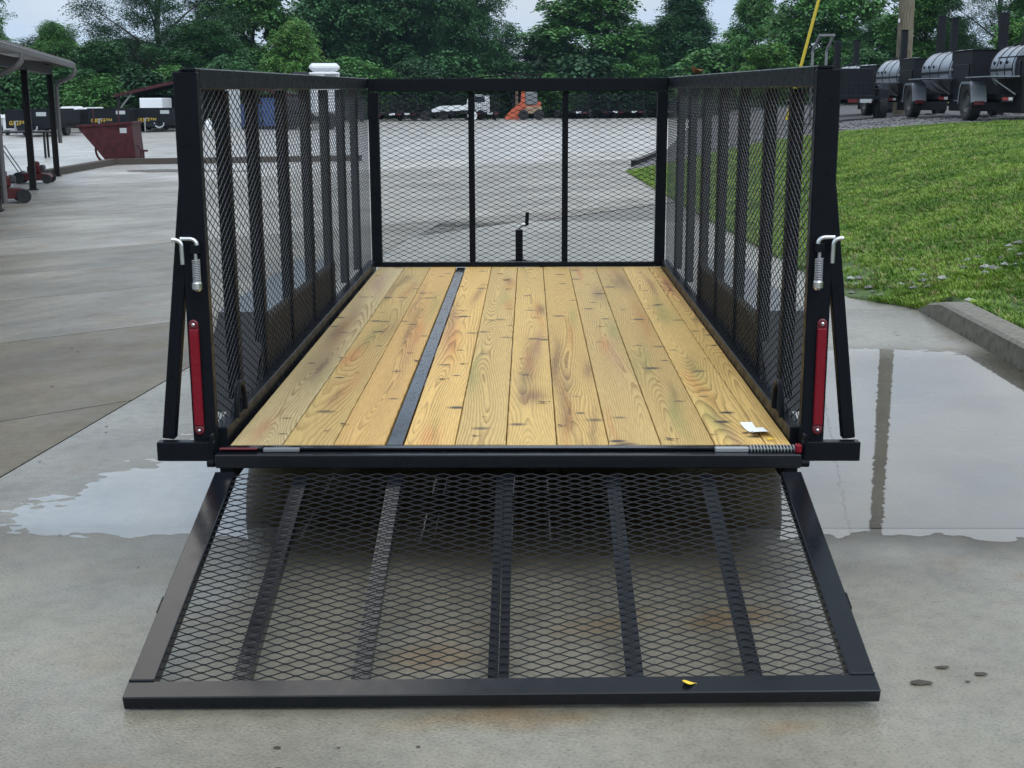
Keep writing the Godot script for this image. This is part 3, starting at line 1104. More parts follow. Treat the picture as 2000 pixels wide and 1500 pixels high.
		rod.call(1.160, 1.126, 0.745, 0.660, 0.034)
		rod.call(1.132, 1.076, 0.748, 0.715, 0.026)
		part("latch_pin", mb, M.zinc, t)
		mb = MB.new()
		mb.tube([Vector3(s * 1.082, 0.70, 0.026), Vector3(s * 1.082, 0.60, 0.026)], 0.006, 8)
		var coil := []
		for k in 129:
			coil.append(Vector3(s * 1.082 + 0.0125 * cos(k * TAU / 10.0), 0.675 - 0.079 * k / 128.0, 0.026 + 0.0125 * sin(k * TAU / 10.0)))
		mb.tube(coil, 0.0028, 5)
		part("spring", mb, M.zinc_dull, t)
		mb = MB.new()
		mb.lathe([Vector2(0.001, 0.014), Vector2(0.014, 0.014), Vector2(0.0185, 0.008), Vector2(0.0185, -0.012), Vector2(0.012, -0.02), Vector2(0.001, -0.02)], Vector3(s * 1.082, 0.585, 0.026), Vector3.UP, 6)
		part("nut", mb, M.zinc, t)
		mb = MB.new()
		mb.box(Vector3(s * 1.082, 0.712, 0.018), Vector3(0.03, 0.03, 0.032), Basis(), 0.002)
		part("pin_guide", mb, M.black, t)
		# stake loop at the foot of the mesh, and the hinge plate
		mb = MB.new()
		var lp := []
		for k in 13:
			var a := PI * k / 12.0
			lp.append(Vector3(s * 1.02, 0.05 + 0.12 * sin(a), -0.28 + 0.075 * cos(a)))
		mb.tube(lp, 0.011, 8)
		part("tie_loop", mb, M.black, t)
		mb = MB.new()
		mb.box(Vector3(s * 1.062, 0.012, 0.018), Vector3(0.012, 0.075, 0.06), Basis(), 0.004)
		mb.lathe([Vector2(0.001, 0.014), Vector2(0.012, 0.014), Vector2(0.015, 0.010), Vector2(0.015, -0.014), Vector2(0.001, -0.014)], Vector3(s * 1.062, -0.055, 0.045), Vector3.RIGHT, 12)
		part("hinge_plate", mb, M.black, t)
		# top rail, uprights and mesh of the side
		mb = MB.new()
		mb.bar(Vector3(s * 1.087, 1.289, -0.0505), Vector3(s * 1.087, 1.289, -LEN - 0.04), 0.07, 0.072, Vector3.UP, 0.004)
		part("top_rail", mb, M.black, t)
		for z in [-0.52, -1.06, -1.735, -2.40, -3.05, -3.70, -4.33]:
			mb = MB.new()
			mb.box(Vector3(s * 1.0905, 0.65, z), Vector3(0.050, 1.196, 0.048), Basis(), 0.002)
			part("upright", mb, M.black, t)
		mb = MB.new()
		expanded(mb, Vector3(s * 1.0585, 0.045, -0.03), Vector3(s * 1.0585, 0.045, -LEN), Vector3(s * 1.0585, 1.258, -0.03), Vector3(s * 1.0585, 1.258, -LEN), 0.0775, 0.0342, -1.0 * s)
		part("mesh_panel", mb, M.mesh, t)
		# fender over the two wheels
		mb = MB.new()
		var xi: float = s * 1.083
		var xo: float = s * 1.30
		var fp := [Vector2(-0.74, -0.06), Vector2(-1.17, 0.29), Vector2(-3.15, 0.27), Vector2(-3.2, 0.24), Vector2(-3.2, -0.02)]
		for i in fp.size() - 1:
			var a: Vector2 = fp[i]
			var b: Vector2 = fp[i + 1]
			mb.face([Vector3(xi, a.y, a.x), Vector3(xo, a.y, a.x), Vector3(xo, b.y, b.x), Vector3(xi, b.y, b.x)], Vector3(0, 1, 0.2 if i < 2 else -2.0))
			mb.face([Vector3(xo, a.y, a.x), Vector3(xo, b.y, b.x), Vector3(xo, b.y - 0.035, b.x), Vector3(xo, a.y - 0.035, a.x)], Vector3(s, 0, 0))
		var o := part("fender", mb, M.black_wet, t)
		mb = MB.new()
		mb.slab([Vector2(-0.78, -0.06), Vector2(-1.17, 0.287), Vector2(-3.15, 0.267), Vector2(-3.197, 0.237), Vector2(-3.197, -0.06)].map(func(p): return Vector2(-p.x * s, p.y)), 0.004)
		var sk := part("fender_skirt", mb, M.rail, o)
		sk.transform = Transform3D(Basis(Vector3.UP, PI * 0.5 * s), Vector3(xi - s * 0.004, 0, 0))
	# front wall
	for s in [-1.0, 1.0]:
		mb = MB.new()
		mb.box(Vector3(s * 1.014, 0.615, -LEN - 0.01), Vector3(0.072, 1.23, 0.06), Basis(), 0.003)
		part("corner_post", mb, M.black, t)
	mb = MB.new()
	mb.box(Vector3(0, 1.277, -LEN - 0.01), Vector3(2.098, 0.088, 0.06), Basis(), 0.003)
	part("top_rail", mb, M.black, t)
	mb = MB.new()
	mb.box(Vector3(0, 0.016, -LEN - 0.01), Vector3(1.955, 0.034, 0.05), Basis(), 0.003)
	part("bottom_rail", mb, M.black, t)
	for x in [-0.328, 0.334]:
		mb = MB.new()
		mb.box(Vector3(x, 0.632, -LEN - 0.021), Vector3(0.043, 1.198, 0.03), Basis(), 0.003)
		part("upright", mb, M.black, t)
	mb = MB.new()
	expanded(mb, Vector3(-0.985, 0.03, -LEN), Vector3(0.985, 0.03, -LEN), Vector3(-0.985, 1.24, -LEN), Vector3(0.985, 1.24, -LEN), 0.0775, 0.0342, 0.8)
	part("mesh_panel", mb, M.mesh, t)
	# jack on the tongue
	mb = MB.new()
	mb.box(Vector3(0.002, -0.10, -5.55), Vector3(0.056, 0.58, 0.056), Basis(), 0.004)
	mb.box(Vector3(0.002, -0.36, -5.55), Vector3(0.045, 0.16, 0.045))
	mb.box(Vector3(0.002, -0.44, -5.55), Vector3(0.16, 0.012, 0.16))
	var jk := part("jack", mb, M.black, t)
	mb = MB.new()
	mb.tube([Vector3(0.002, 0.18, -5.55), Vector3(0.002, 0.21, -5.55), Vector3(0.03, 0.228, -5.55), Vector3(0.060, 0.231, -5.55)], 0.011, 8)
	part("crank_arm", mb, M.zinc, jk)
	mb = MB.new()
	mb.tube([Vector3(0.06, 0.222, -5.55), Vector3(0.066, 0.325, -5.55)], 0.015, 10)
	part("crank_handle", mb, M.black, jk)
	mb = MB.new()
	mb.box(Vector3(-0.02, -0.05, -5.1), Vector3(0.34, 0.04, 0.12), Basis(), 0.01)
	part("coupler", mb, M.zinc_dull, t)
	# axles and wheels
	var ws := wheel_shape(0.335, 0.20, 0.20)
	for z in [-1.75, -2.6]:
		mb = MB.new()
		mb.tube([Vector3(-1.1, -0.1, z), Vector3(1.1, -0.1, z)], 0.035, 10)
		part("axle", mb, M.black, t)
		for s in [-1.0, 1.0]:
			wheel(t, Vector3(s * 1.19, -0.09 + 0.0, z), ws, s, M.tyre, M.rim_black)
	ramp_gate(t)

func ramp_gate(t: Node3D) -> void:
	# a point on the ramp's upper face: x across, k from hinge (0) to foot (1), lift above the face
	var a := Vector3(0, -0.071, 0.088)
	var b := Vector3(0, -0.366, 1.245)
	var dir := (b - a).normalized()
	var up := Vector3(0, dir.z, -dir.y)
	var gp := func(x: float, k: float, lift: float) -> Vector3:
		return a.lerp(b, k) + up * lift + Vector3(x, 0.0075 * k * x, -0.012 * k * x)
	var mb := MB.new()
	mb.box(Vector3(0, -0.039, 0.058), Vector3(2.082, 0.05, 0.05), Basis(), 0.004)
	var g := part("ramp_gate", mb, M.black_wet, t)
	var hx := 1.04
	for s in [-1.0, 1.0]:
		mb = MB.new()
		mb.bar(gp.call(s * (hx - 0.036), 0.004, -0.02), gp.call(s * (hx - 0.036), 0.939, -0.02), 0.072, 0.04, up, 0.003)
		part("side_tube", mb, M.black_wet, g)
	mb = MB.new()
	mb.bar(gp.call(-hx, 0.97, -0.02), gp.call(hx, 0.97, -0.02), 0.07, 0.042, up, 0.003)
	part("end_tube", mb, M.black_wet, g)
	for x in [-0.735, -0.40, 0.372, 0.705]:
		mb = MB.new()
		mb.bar(gp.call(x, 0.004, -0.019), gp.call(x, 0.94, -0.019), 0.046, 0.005, up)
		mb.bar(gp.call(x + 0.024, 0.004, -0.034), gp.call(x + 0.024, 0.94, -0.034), 0.005, 0.036, up)
		part("crossbar", mb, M.black_wet, g)
	mb = MB.new()
	for s in [-1.0, 1.0]:
		mb.bar(gp.call(-0.01 + s * 0.0137, 0.004, -0.019), gp.call(-0.01 + s * 0.0137, 0.94, -0.019), 0.025, 0.006, up)
		mb.bar(gp.call(-0.01 + s * 0.027, 0.004, -0.034), gp.call(-0.01 + s * 0.027, 0.94, -0.034), 0.005, 0.036, up)
	part("crossbar", mb, M.black, g)
	mb = MB.new()
	expanded(mb, gp.call(-0.972, 0.0, -0.012), gp.call(0.972, 0.0, -0.012), gp.call(-0.972, 0.945, -0.012), gp.call(0.972, 0.945, -0.012), 0.0775, 0.0342, 0.75)
	part("mesh_panel", mb, M.mesh, g)
	# weld beads at the ramp's corners and along the crossbars' feet
	for s in [-1.0, 1.0]:
		for q in [[hx - 0.070, hx - 0.002, 0.9405]]:
			mb = MB.new()
			var pts := []
			for k in 15:
				pts.append(gp.call(s * lerpf(q[0], q[1], k / 14.0), q[2], 0.0012 + 0.0012 * (k % 2)))
			mb.tube(pts, 0.0042, 6)
			part("weld_bead", mb, M.rail, g)
	for x in [-0.735, -0.40, -0.01, 0.372, 0.705]:
		mb = MB.new()
		var pts := []
		for k in 9:
			pts.append(gp.call(x - 0.022 + 0.0055 * k, 0.9395, -0.012 + 0.0015 * (k % 2)))
		mb.tube(pts, 0.0042, 6)
		part("weld_bead", mb, M.rail, g)
	# hardware along the hinge
	mb = MB.new()
	mb.tube([Vector3(0.86, -0.005, 0.036), Vector3(1.04, -0.005, 0.036)], 0.005, 6)
	var coil := []
	for k in 141:
		coil.append(Vector3(0.865 + 0.165 * k / 140.0, -0.004 + 0.0125 * cos(k * TAU / 10.0), 0.038 + 0.0125 * sin(k * TAU / 10.0)))
	mb.tube(coil, 0.0032, 5)
	part("spring", mb, M.zinc_dull, g)
	mb = MB.new()
	mb.box(Vector3(0.80, -0.006, 0.038), Vector3(0.12, 0.018, 0.022), Basis(), 0.003)
	part("hinge_rod", mb, M.zinc_dull, g)
	mb = MB.new()
	mb.box(Vector3(-0.81, -0.007, 0.038), Vector3(0.13, 0.014, 0.02), Basis(), 0.003)
	part("hinge_rod", mb, M.grey, g)
	mb = MB.new()
	mb.box(Vector3(-0.965, -0.0035, 0.038), Vector3(0.135, 0.007, 0.016), Basis(), 0.002)
	part("red_marker", mb, M.red_dark, g)
	mb = MB.new()
	mb.box(Vector3(1.034, 0.001, 0.05), Vector3(0.022, 0.03, 0.03), Basis(), 0.004)
	part("red_marker", mb, M.red_lens, g)
	for s in [-1.0, 1.0]:
		mb = MB.new()
		mb.bar(gp.call(s * (hx + 0.006), 0.60, -0.02), gp.call(s * (hx + 0.006), 0.665, -0.02), 0.007, 0.016, up, 0.002)
		part("latch_catch", mb, M.black, g)

func bits() -> void:
	var deck := func(x: float, z: float, lift: float) -> Vector3:
		return Vector3(-0.01, DECK, 0) + Vector3(x, lift, z).rotated(Vector3.RIGHT, NOSE_UP)
	# the torn paper tag, one edge curling up
	var mb := MB.new()
	var rows := 7
	for i in rows:
		var k0 := float(i) / rows
		var k1 := float(i + 1) / rows
		var c := func(k: float) -> float: return 0.002 + 0.016 * pow(absf(k - 0.45) * 1.9, 2.0)
		mb.face([Vector3(-0.03 + 0.010 * k0, c.call(k0), -0.085 + 0.17 * k0), Vector3(0.045 + 0.004 * k0 - (0.028 if i < 2 else 0.0), c.call(k0), -0.085 + 0.17 * k0), Vector3(0.045 + 0.004 * k1 - (0.028 if i < 2 else 0.0), c.call(k1), -0.085 + 0.17 * k1), Vector3(-0.03 + 0.010 * k1, c.call(k1), -0.085 + 0.17 * k1)], Vector3.UP)
	var o := part("paper_scrap", mb, M.paper)
	o.position = deck.call(0.917, -0.19, 0.001)
	o.rotation.y = 0.12
	tag(o, "torn white paper tag curling up on the last planks at the right", "paper")
	# leaves
	var leaf := func(w: float, l: float, fold: float, stem: float) -> MB:
		var m := MB.new()
		var prev := []
		for i in 7:
			var k := i / 6.0
			var hw := w * sin(PI * pow(k, 0.8)) * 0.5
			var y := fold * (k - 0.5) * (k - 0.5) * l * 2.0
			var cur := [Vector3(-hw, y + hw * fold, (k - 0.5) * l), Vector3(0, y, (k - 0.5) * l), Vector3(hw, y + hw * fold, (k - 0.5) * l)]
			if prev.size():
				m.face([prev[0], prev[1], cur[1], cur[0]], Vector3.UP)
				m.face([prev[1], prev[2], cur[2], cur[1]], Vector3.UP)
			prev = cur
		m.tube([Vector3(0, fold * l * 0.5, l * 0.5), Vector3(0.002, 0.002, l * 0.5 + stem)], 0.0012, 5)
		return m
	o = part("leaf", leaf.call(0.026, 0.038, 0.3, 0.012), M.leaf_yellow)
	o.position = Vector3(0.505, 0.0665, 1.205)
	o.rotation = Vector3(0.25, PI * 0.55, 0)
	tag(o, "yellow leaf lying on the foot of the ramp", "leaf")
	o = part("leaf", leaf.call(0.020, 0.03, 0.5, 0.01), M.leaf_yellow)
	o.position = deck.call(0.955, -0.055, 0.003)
	o.rotation.y = 1.2
	tag(o, "tiny yellow leaf near the rear edge of the deck at the right", "leaf")
	o = part("leaf", leaf.call(0.065, 0.08, 0.9, 0.012), M.leaf_brown)
	o.position = deck.call(1.086, -3.6, 1.335)
	o.rotation = Vector3(0.2, 1.9, 0.25)
	tag(o, "curled brown leaf perched on the right top rail", "leaf")
	var frag := leaf.call(0.013, 0.036, 0.25, 0.006)
	var fm: ArrayMesh = frag.mesh()
	var r := RandomNumberGenerator.new()
	r.seed = 12
	for i in 34:
		o = part("leaf_scrap", fm, M.leaf_dark)
		var s := r.randf_range(0.5, 1.25)
		var z := -4.6 * pow(r.randf(), 1.3) - 0.03
		o.transform = Transform3D(Basis(Vector3.UP, PI * 0.5 + r.randf_range(-0.6, 0.6)).scaled(Vector3(s, s, s)), deck.call(r.randf_range(-0.97, 0.99), z, 0.002))
		tag(o, "dark scrap of wet leaf stuck to the plank deck", "leaf scrap", "wet leaf scraps on the deck")
	# mud and crumbs on the concrete
	var clods := [[1.193, 1.059, 0.06, "flat clod of mud beside the ramp's right foot"], [1.284, 0.955, 0.035, "small round clod of mud, nearest the ramp's right side"], [1.381, 1.001, 0.035, "lone mud clod at the far right on the near slab"]]
	for q in clods:
		mb = pebble(int(q[0] * 100))
		mb.xf = Transform3D()
		o = part("mud_clod", mb, M.dirt)
		o.transform = Transform3D(Basis(Vector3.UP, q[0] * 3.0).scaled(Vector3(q[2] * 1.4, q[2] * 0.35, q[2] * 0.7)), Vector3(q[0], 0.004, q[1]))
		tag(o, q[3], "mud")
	var crumb := pebble(77).mesh()
	for i in 60:
		o = part("leaf_crumb", crumb, M.leaf_dark)
		var s := r.randf_range(0.006, 0.017)
		var z := r.randf_range(-7.5, 1.9)
		var x := r.randf_range(1.15, 2.9) if i % 2 else r.randf_range(-3.6, -1.25)
		if i % 5 == 0:
			z = r.randf_range(1.35, 2.0)
			x = r.randf_range(-0.9, 1.0)
		o.transform = Transform3D(Basis(Vector3.UP, r.randf() * TAU).scaled(Vector3(s * 1.6, s * 0.35, s)), Vector3(x, 0.003, z))
		tag(o, "dark crumb of leaf litter on the wet concrete", "litter", "crumbs of leaf litter on the concrete")

# ---------------------------------------------------------------- things around the yard
func pavilion() -> void:
	var t := thing("open_shed", "brown open-sided shed with a gutter and dark steel posts at the left edge", "shed", Vector3.ZERO)
	var posts := [Vector3(-8.05, 0, -15.3), Vector3(-9.22, 0, -20.1), Vector3(-10.36, 0, -24.6)]
	var mb: MB
	var d := (Vector3(-10.36, 0, -24.6) - Vector3(-8.05, 0, -15.3)).normalized()
	var side := Vector3(-d.z, 0, d.x) * -1.0       # away from the yard
	if side.x > 0.0:
		side = -side
	for i in 3:
		var p: Vector3 = posts[i]
		var w := 0.21 if i == 0 else 0.10
		var b := Basis(side, Vector3.UP, side.cross(Vector3.UP))
		mb = MB.new()
		for s in [-1.0, 1.0]:
			mb.box(p + Vector3(0, 1.12, 0) + side * s * w * 0.5, Vector3(0.02, 2.24, w), b)
		mb.box(p + Vector3(0, 1.12, 0), Vector3(w, 2.24, 0.02), b)
		mb.box(p + Vector3(0, 0.01, 0), Vector3(w + 0.08, 0.02, w + 0.08), b)
		part("post", mb, M.steel_post, t)
		if i != 1:
			mb = MB.new()
			var q := p - side * (w * 0.5 + 0.06) + d * 0.1
			mb.tube([q - side * 0.42 + Vector3(0, 2.34, 0), q - side * 0.40 + Vector3(0, 2.22, 0), q - side * 0.32 + Vector3(0, 2.13, 0), q - side * 0.06 + Vector3(0, 2.02, 0), q + Vector3(0, 1.92, 0), q + Vector3(0, 0.12 if i == 0 else 0.72, 0)], 0.045, 8)
			part("downspout", mb, M.gutter, t)
	var a: Vector3 = posts[0] - d * 9.0 - side * 0.45
	var e: Vector3 = posts[2] + d * 0.6 - side * 0.45
	mb = MB.new()
	mb.bar(a + Vector3(0, 2.40, 0), e + Vector3(0, 2.40, 0), 0.11, 0.10, Vector3.UP, 0.015)
	part("gutter", mb, M.gutter, t)
	mb = MB.new()
	var rise := Vector3(0, 0.07, 0)
	mb.face([a + Vector3(0, 2.47, 0), e + Vector3(0, 2.47, 0), e + side * 8.0 + Vector3(0, 3.05, 0), a + side * 8.0 + Vector3(0, 3.05, 0)], Vector3.UP)
	mb.face([a + Vector3(0, 2.44, 0), e + Vector3(0, 2.44, 0), e + side * 8.0 + Vector3(0, 3.02, 0), a + side * 8.0 + Vector3(0, 3.02, 0)], Vector3.DOWN)
	for k in 40:
		var p := a.lerp(e, k / 39.0)
		mb.bar(p + Vector3(0, 2.475, 0), p + side * 8.0 + Vector3(0, 3.055, 0), 0.05, 0.035)
	mb.bar(e + Vector3(0, 2.42, 0) + d * 0.01, e + side * 8.0 + Vector3(0, 3.0, 0) + d * 0.01, 0.03, 0.14)
	part("roof", mb, M.roof_metal, t)
	mb = MB.new()
	mb.bar(posts[0] - d * 8.0 + Vector3(0, 2.28, 0), posts[2] + Vector3(0, 2.28, 0), 0.14, 0.18)
	for k in 4:
		var p: Vector3 = posts[2] - d * (k * 4.6)
		mb.bar(p + Vector3(0, 2.33, 0), p + side * 7.6 + Vector3(0, 2.88, 0), 0.1, 0.16)
	part("beam", mb, M.steel_post, t)

func mower(label: String, at: Vector3, turn: float, big: float) -> void:
	var t := thing("lawn_mower", label, "mower", at, turn)
	t.scale = Vector3.ONE * big
	var mb := MB.new()
	mb.slab([Vector2(-0.42, 0.08), Vector2(0.36, 0.08), Vector2(0.42, 0.16), Vector2(0.36, 0.24), Vector2(-0.3, 0.28), Vector2(-0.42, 0.2)], 0.5)
	part("mower_deck", mb, M.mower_red, t)
	mb = MB.new()
	mb.box(Vector3(0, 0.36, 0), Vector3(0.34, 0.2, 0.32), Basis(), 0.04)
	mb.lathe([Vector2(0.13, 0), Vector2(0.13, 0.07), Vector2(0.09, 0.1), Vector2(0.001, 0.1)], Vector3(0, 0.46, 0), Vector3.UP, 14)
	part("engine", mb, M.mower_red, t)
	mb = MB.new()
	mb.box(Vector3(0.2, 0.40, 0), Vector3(0.12, 0.14, 0.26), Basis(), 0.03)
	part("muffler", mb, M.rim_black, t)
	mb = MB.new()
	for s in [-0.2, 0.2]:
		mb.tube([Vector3(-0.34, 0.25, s), Vector3(-0.62, 0.72, s), Vector3(-0.75, 0.95, s)], 0.014, 6)
	mb.tube([Vector3(-0.75, 0.95, -0.2), Vector3(-0.75, 0.95, 0.2)], 0.016, 6)
	part("handle", mb, M.rim_black, t)
	for x in [-0.36, 0.34]:
		for s in [-0.29, 0.29]:
			mb = MB.new()
			var rr := 0.15 if x < 0.0 else 0.12
			mb.lathe([Vector2(0.05, -0.03), Vector2(rr, -0.035), Vector2(rr, 0.035), Vector2(0.05, 0.03), Vector2(0.001, 0.03)], Vector3(x, rr, s), Vector3.BACK, 16)
			part("wheel", mb, M.tyre, t)

func hopper() -> void:
	var t := thing("self_dumping_hopper", "dark red steel hopper with sloping front standing behind the low kerb", "hopper", Vector3(-11.0, 0, -30.9), 0.10)
	t.scale = Vector3(0.80, 1.0, 1.0)
	var side := [Vector2(-1.0, 0.98), Vector2(0.72, 1.06), Vector2(0.80, 0.10), Vector2(-0.18, 0.10), Vector2(-0.42, 0.36), Vector2(-0.94, 0.88)]
	var mb: MB
	for s in [-0.62, 0.62]:
		mb = MB.new()
		mb.xf = Transform3D(Basis(), Vector3(0, 0, s))
		mb.slab(side, 0.02)
		part("side_plate", mb, M.maroon, t)
	mb = MB.new()
	for k in [[2, 1], [2, 3], [3, 4], [4, 5], [5, 0]]:
		var a: Vector2 = side[k[0]]
		var b: Vector2 = side[k[1]]
		mb.bar(Vector3(a.x, a.y, 0), Vector3(b.x, b.y, 0), 1.22, 0.015, Vector3(0.01, 0.3, 0) if absf(a.y - b.y) < 0.3 else Vector3.RIGHT)
	part("body", mb, M.maroon, t)
	mb = MB.new()
	for s in [-0.64, 0.64]:
		mb.bar(Vector3(-1.02, 0.97, s), Vector3(0.75, 1.055, s), 0.06, 0.06)
	mb.bar(Vector3(-1.02, 0.97, -0.64), Vector3(-1.02, 0.97, 0.64), 0.06, 0.06)
	mb.bar(Vector3(0.75, 1.055, -0.64), Vector3(0.75, 1.055, 0.64), 0.06, 0.06)
	part("rim", mb, M.maroon, t)
	for s in [-0.5, 0.5]:
		mb = MB.new()
		var arc := []
		for k in 15:
			var a := PI * (0.62 + 0.78 * k / 14.0)
			arc.append(Vector3(-0.14 + 0.36 * cos(a), 0.36 + 0.34 * sin(a), s))
		for k in 14:
			mb.bar(arc[k], arc[k + 1], 0.06, 0.05, Vector3.BACK)
		part("rocker", mb, M.maroon, t)
	mb = MB.new()
	for s in [-0.5, 0.5]:
		mb.bar(Vector3(-0.5, 0.03, s), Vector3(0.95, 0.03, s), 0.1, 0.06)
	mb.bar(Vector3(0.92, 0.03, -0.5), Vector3(0.92, 0.03, 0.5), 0.08, 0.06)
	mb.bar(Vector3(0.86, 0.05, -0.3), Vector3(0.86, 0.30, -0.3), 0.04, 0.04, Vector3.BACK)
	mb.bar(Vector3(0.80, 0.30, -0.3), Vector3(1.0, 0.30, -0.3), 0.05, 0.05)
	mb.tube([Vector3(0.80, 0.46, 0.3), Vector3(0.98, 0.30, 0.3), Vector3(0.86, 0.1, 0.3)], 0.02, 6)
	part("base_frame", mb, M.maroon, t)
	mb = MB.new()
	mb.box(Vector3(0.46, 0.86, 0.634), Vector3(0.22, 0.13, 0.006))
	part("plate", mb, M.pale_grey, t)
	for x in [-0.82, 0.02]:
		mb = MB.new()
		mb.bar(Vector3(x, 0.95, -0.64), Vector3(x, 1.42, -0.64), 0.04, 0.04, Vector3.BACK)
		part("stake", mb, M.maroon, t)

# the front end of a dump trailer: bulkhead, side walls, tongue, jack and chains
func dump_trailer() -> Node3D:
	var t := thing("dump_trailer", "black dump trailer with a yellow name on its bulkhead, behind the red hopper", "trailer", Vector3(-21.3, 0, -63.2), 0.05, "black dump trailers parked along the left of the yard")
	var mb := MB.new()
	mb.box(Vector3(0, 0.78, 0), Vector3(2.1, 0.8, 0.06), Basis(), 0.01)
	for s in [-1.0, 1.0]:
		mb.box(Vector3(s * 1.02, 0.78, -2.0), Vector3(0.06, 0.8, 4.0), Basis(), 0.01)
	mb.box(Vector3(0, 0.5, -2.0), Vector3(2.1, 0.1, 4.0))
	mb.bar(Vector3(-1.05, 1.2, 0), Vector3(1.05, 1.2, 0), 0.1, 0.07)
	part("dump_body", mb, M.far_black, t)
	mb = MB.new()
	for s in [-1.0, 1.0]:
		mb.bar(Vector3(s * 0.45, 0.36, -3.9), Vector3(s * 0.45, 0.36, 0.1), 0.1, 0.16)
		mb.bar(Vector3(s * 0.45, 0.36, 0.1), Vector3(0, 0.36, 1.3), 0.1, 0.14)
	mb.box(Vector3(0.1, 0.5, 0.35), Vector3(0.4, 0.22, 0.3), Basis(), 0.02)
	part("tongue", mb, M.far_black2, t)
	mb = MB.new()
	mb.tube([Vector3(-0.22, 0.05, 1.05), Vector3(-0.22, 0.7, 1.05)], 0.045, 8)
	mb.tube([Vector3(-0.22, 0.7, 1.05), Vector3(-0.05, 0.73, 1.05)], 0.025, 6)
	part("jack", mb, M.zinc_dull, t)
	mb = MB.new()
	var pts := []
	for k in 11:
		var a := PI * k / 10.0
		pts.append(Vector3(0.45 - 0.26 * cos(a), 0.48 - 0.24 * sin(a), 0.7 + 0.02 * k))
	mb.tube(pts, 0.035, 6)
	part("safety_chain", mb, M.pale_grey, t)
	for s in [-1.0, 1.0]:
		mb = MB.new()
		mb.lathe([Vector2(0.2, -0.1), Vector2(0.36, -0.11), Vector2(0.37, 0.1), Vector2(0.2, 0.1), Vector2(0.001, 0.08)], Vector3(s * 0.95, 0.36, -2.2), Vector3.RIGHT * s, 18)
		part("wheel", mb, M.tyre, t)
	mb = MB.new()
	mb.box(Vector3(0.62, 1.02, 0.035), Vector3(0.46, 0.18, 0.01))
	part("label_plate", mb, M.pale_grey, t)
	lettering("GRIFFIN", 0.20, M.yellow, t, Vector3(-0.36, 0.62, 0.034))
	return t

func lidded_cart(label: String, at: Vector3, w: float, h: float) -> void:
	var t := thing("lidded_cart", label, "cart", at, 0.1, "white lidded carts behind the dump trailers")
	var mb := MB.new()
	mb.box(Vector3(0, h * 0.55, 0), Vector3(w, h * 0.6, 1.6), Basis(), 0.04)
	part("body", mb, M.off_white, t)
	mb = MB.new()
	mb.slab([Vector2(-w * 0.54, h * 0.82), Vector2(w * 0.54, h * 0.82), Vector2(w * 0.52, h * 0.92), Vector2(w * 0.40, h), Vector2(-w * 0.40, h), Vector2(-w * 0.52, h * 0.92)], 1.66)
	part("lid", mb, M.white, t)
	for s in [-1.0, 1.0]:
		mb = MB.new()
		mb.lathe([Vector2(0.1, -0.06), Vector2(0.24, -0.06), Vector2(0.24, 0.06), Vector2(0.001, 0.06)], Vector3(s * w * 0.55, 0.24, 0), Vector3.RIGHT * s, 14)
		part("wheel", mb, M.tyre, t)

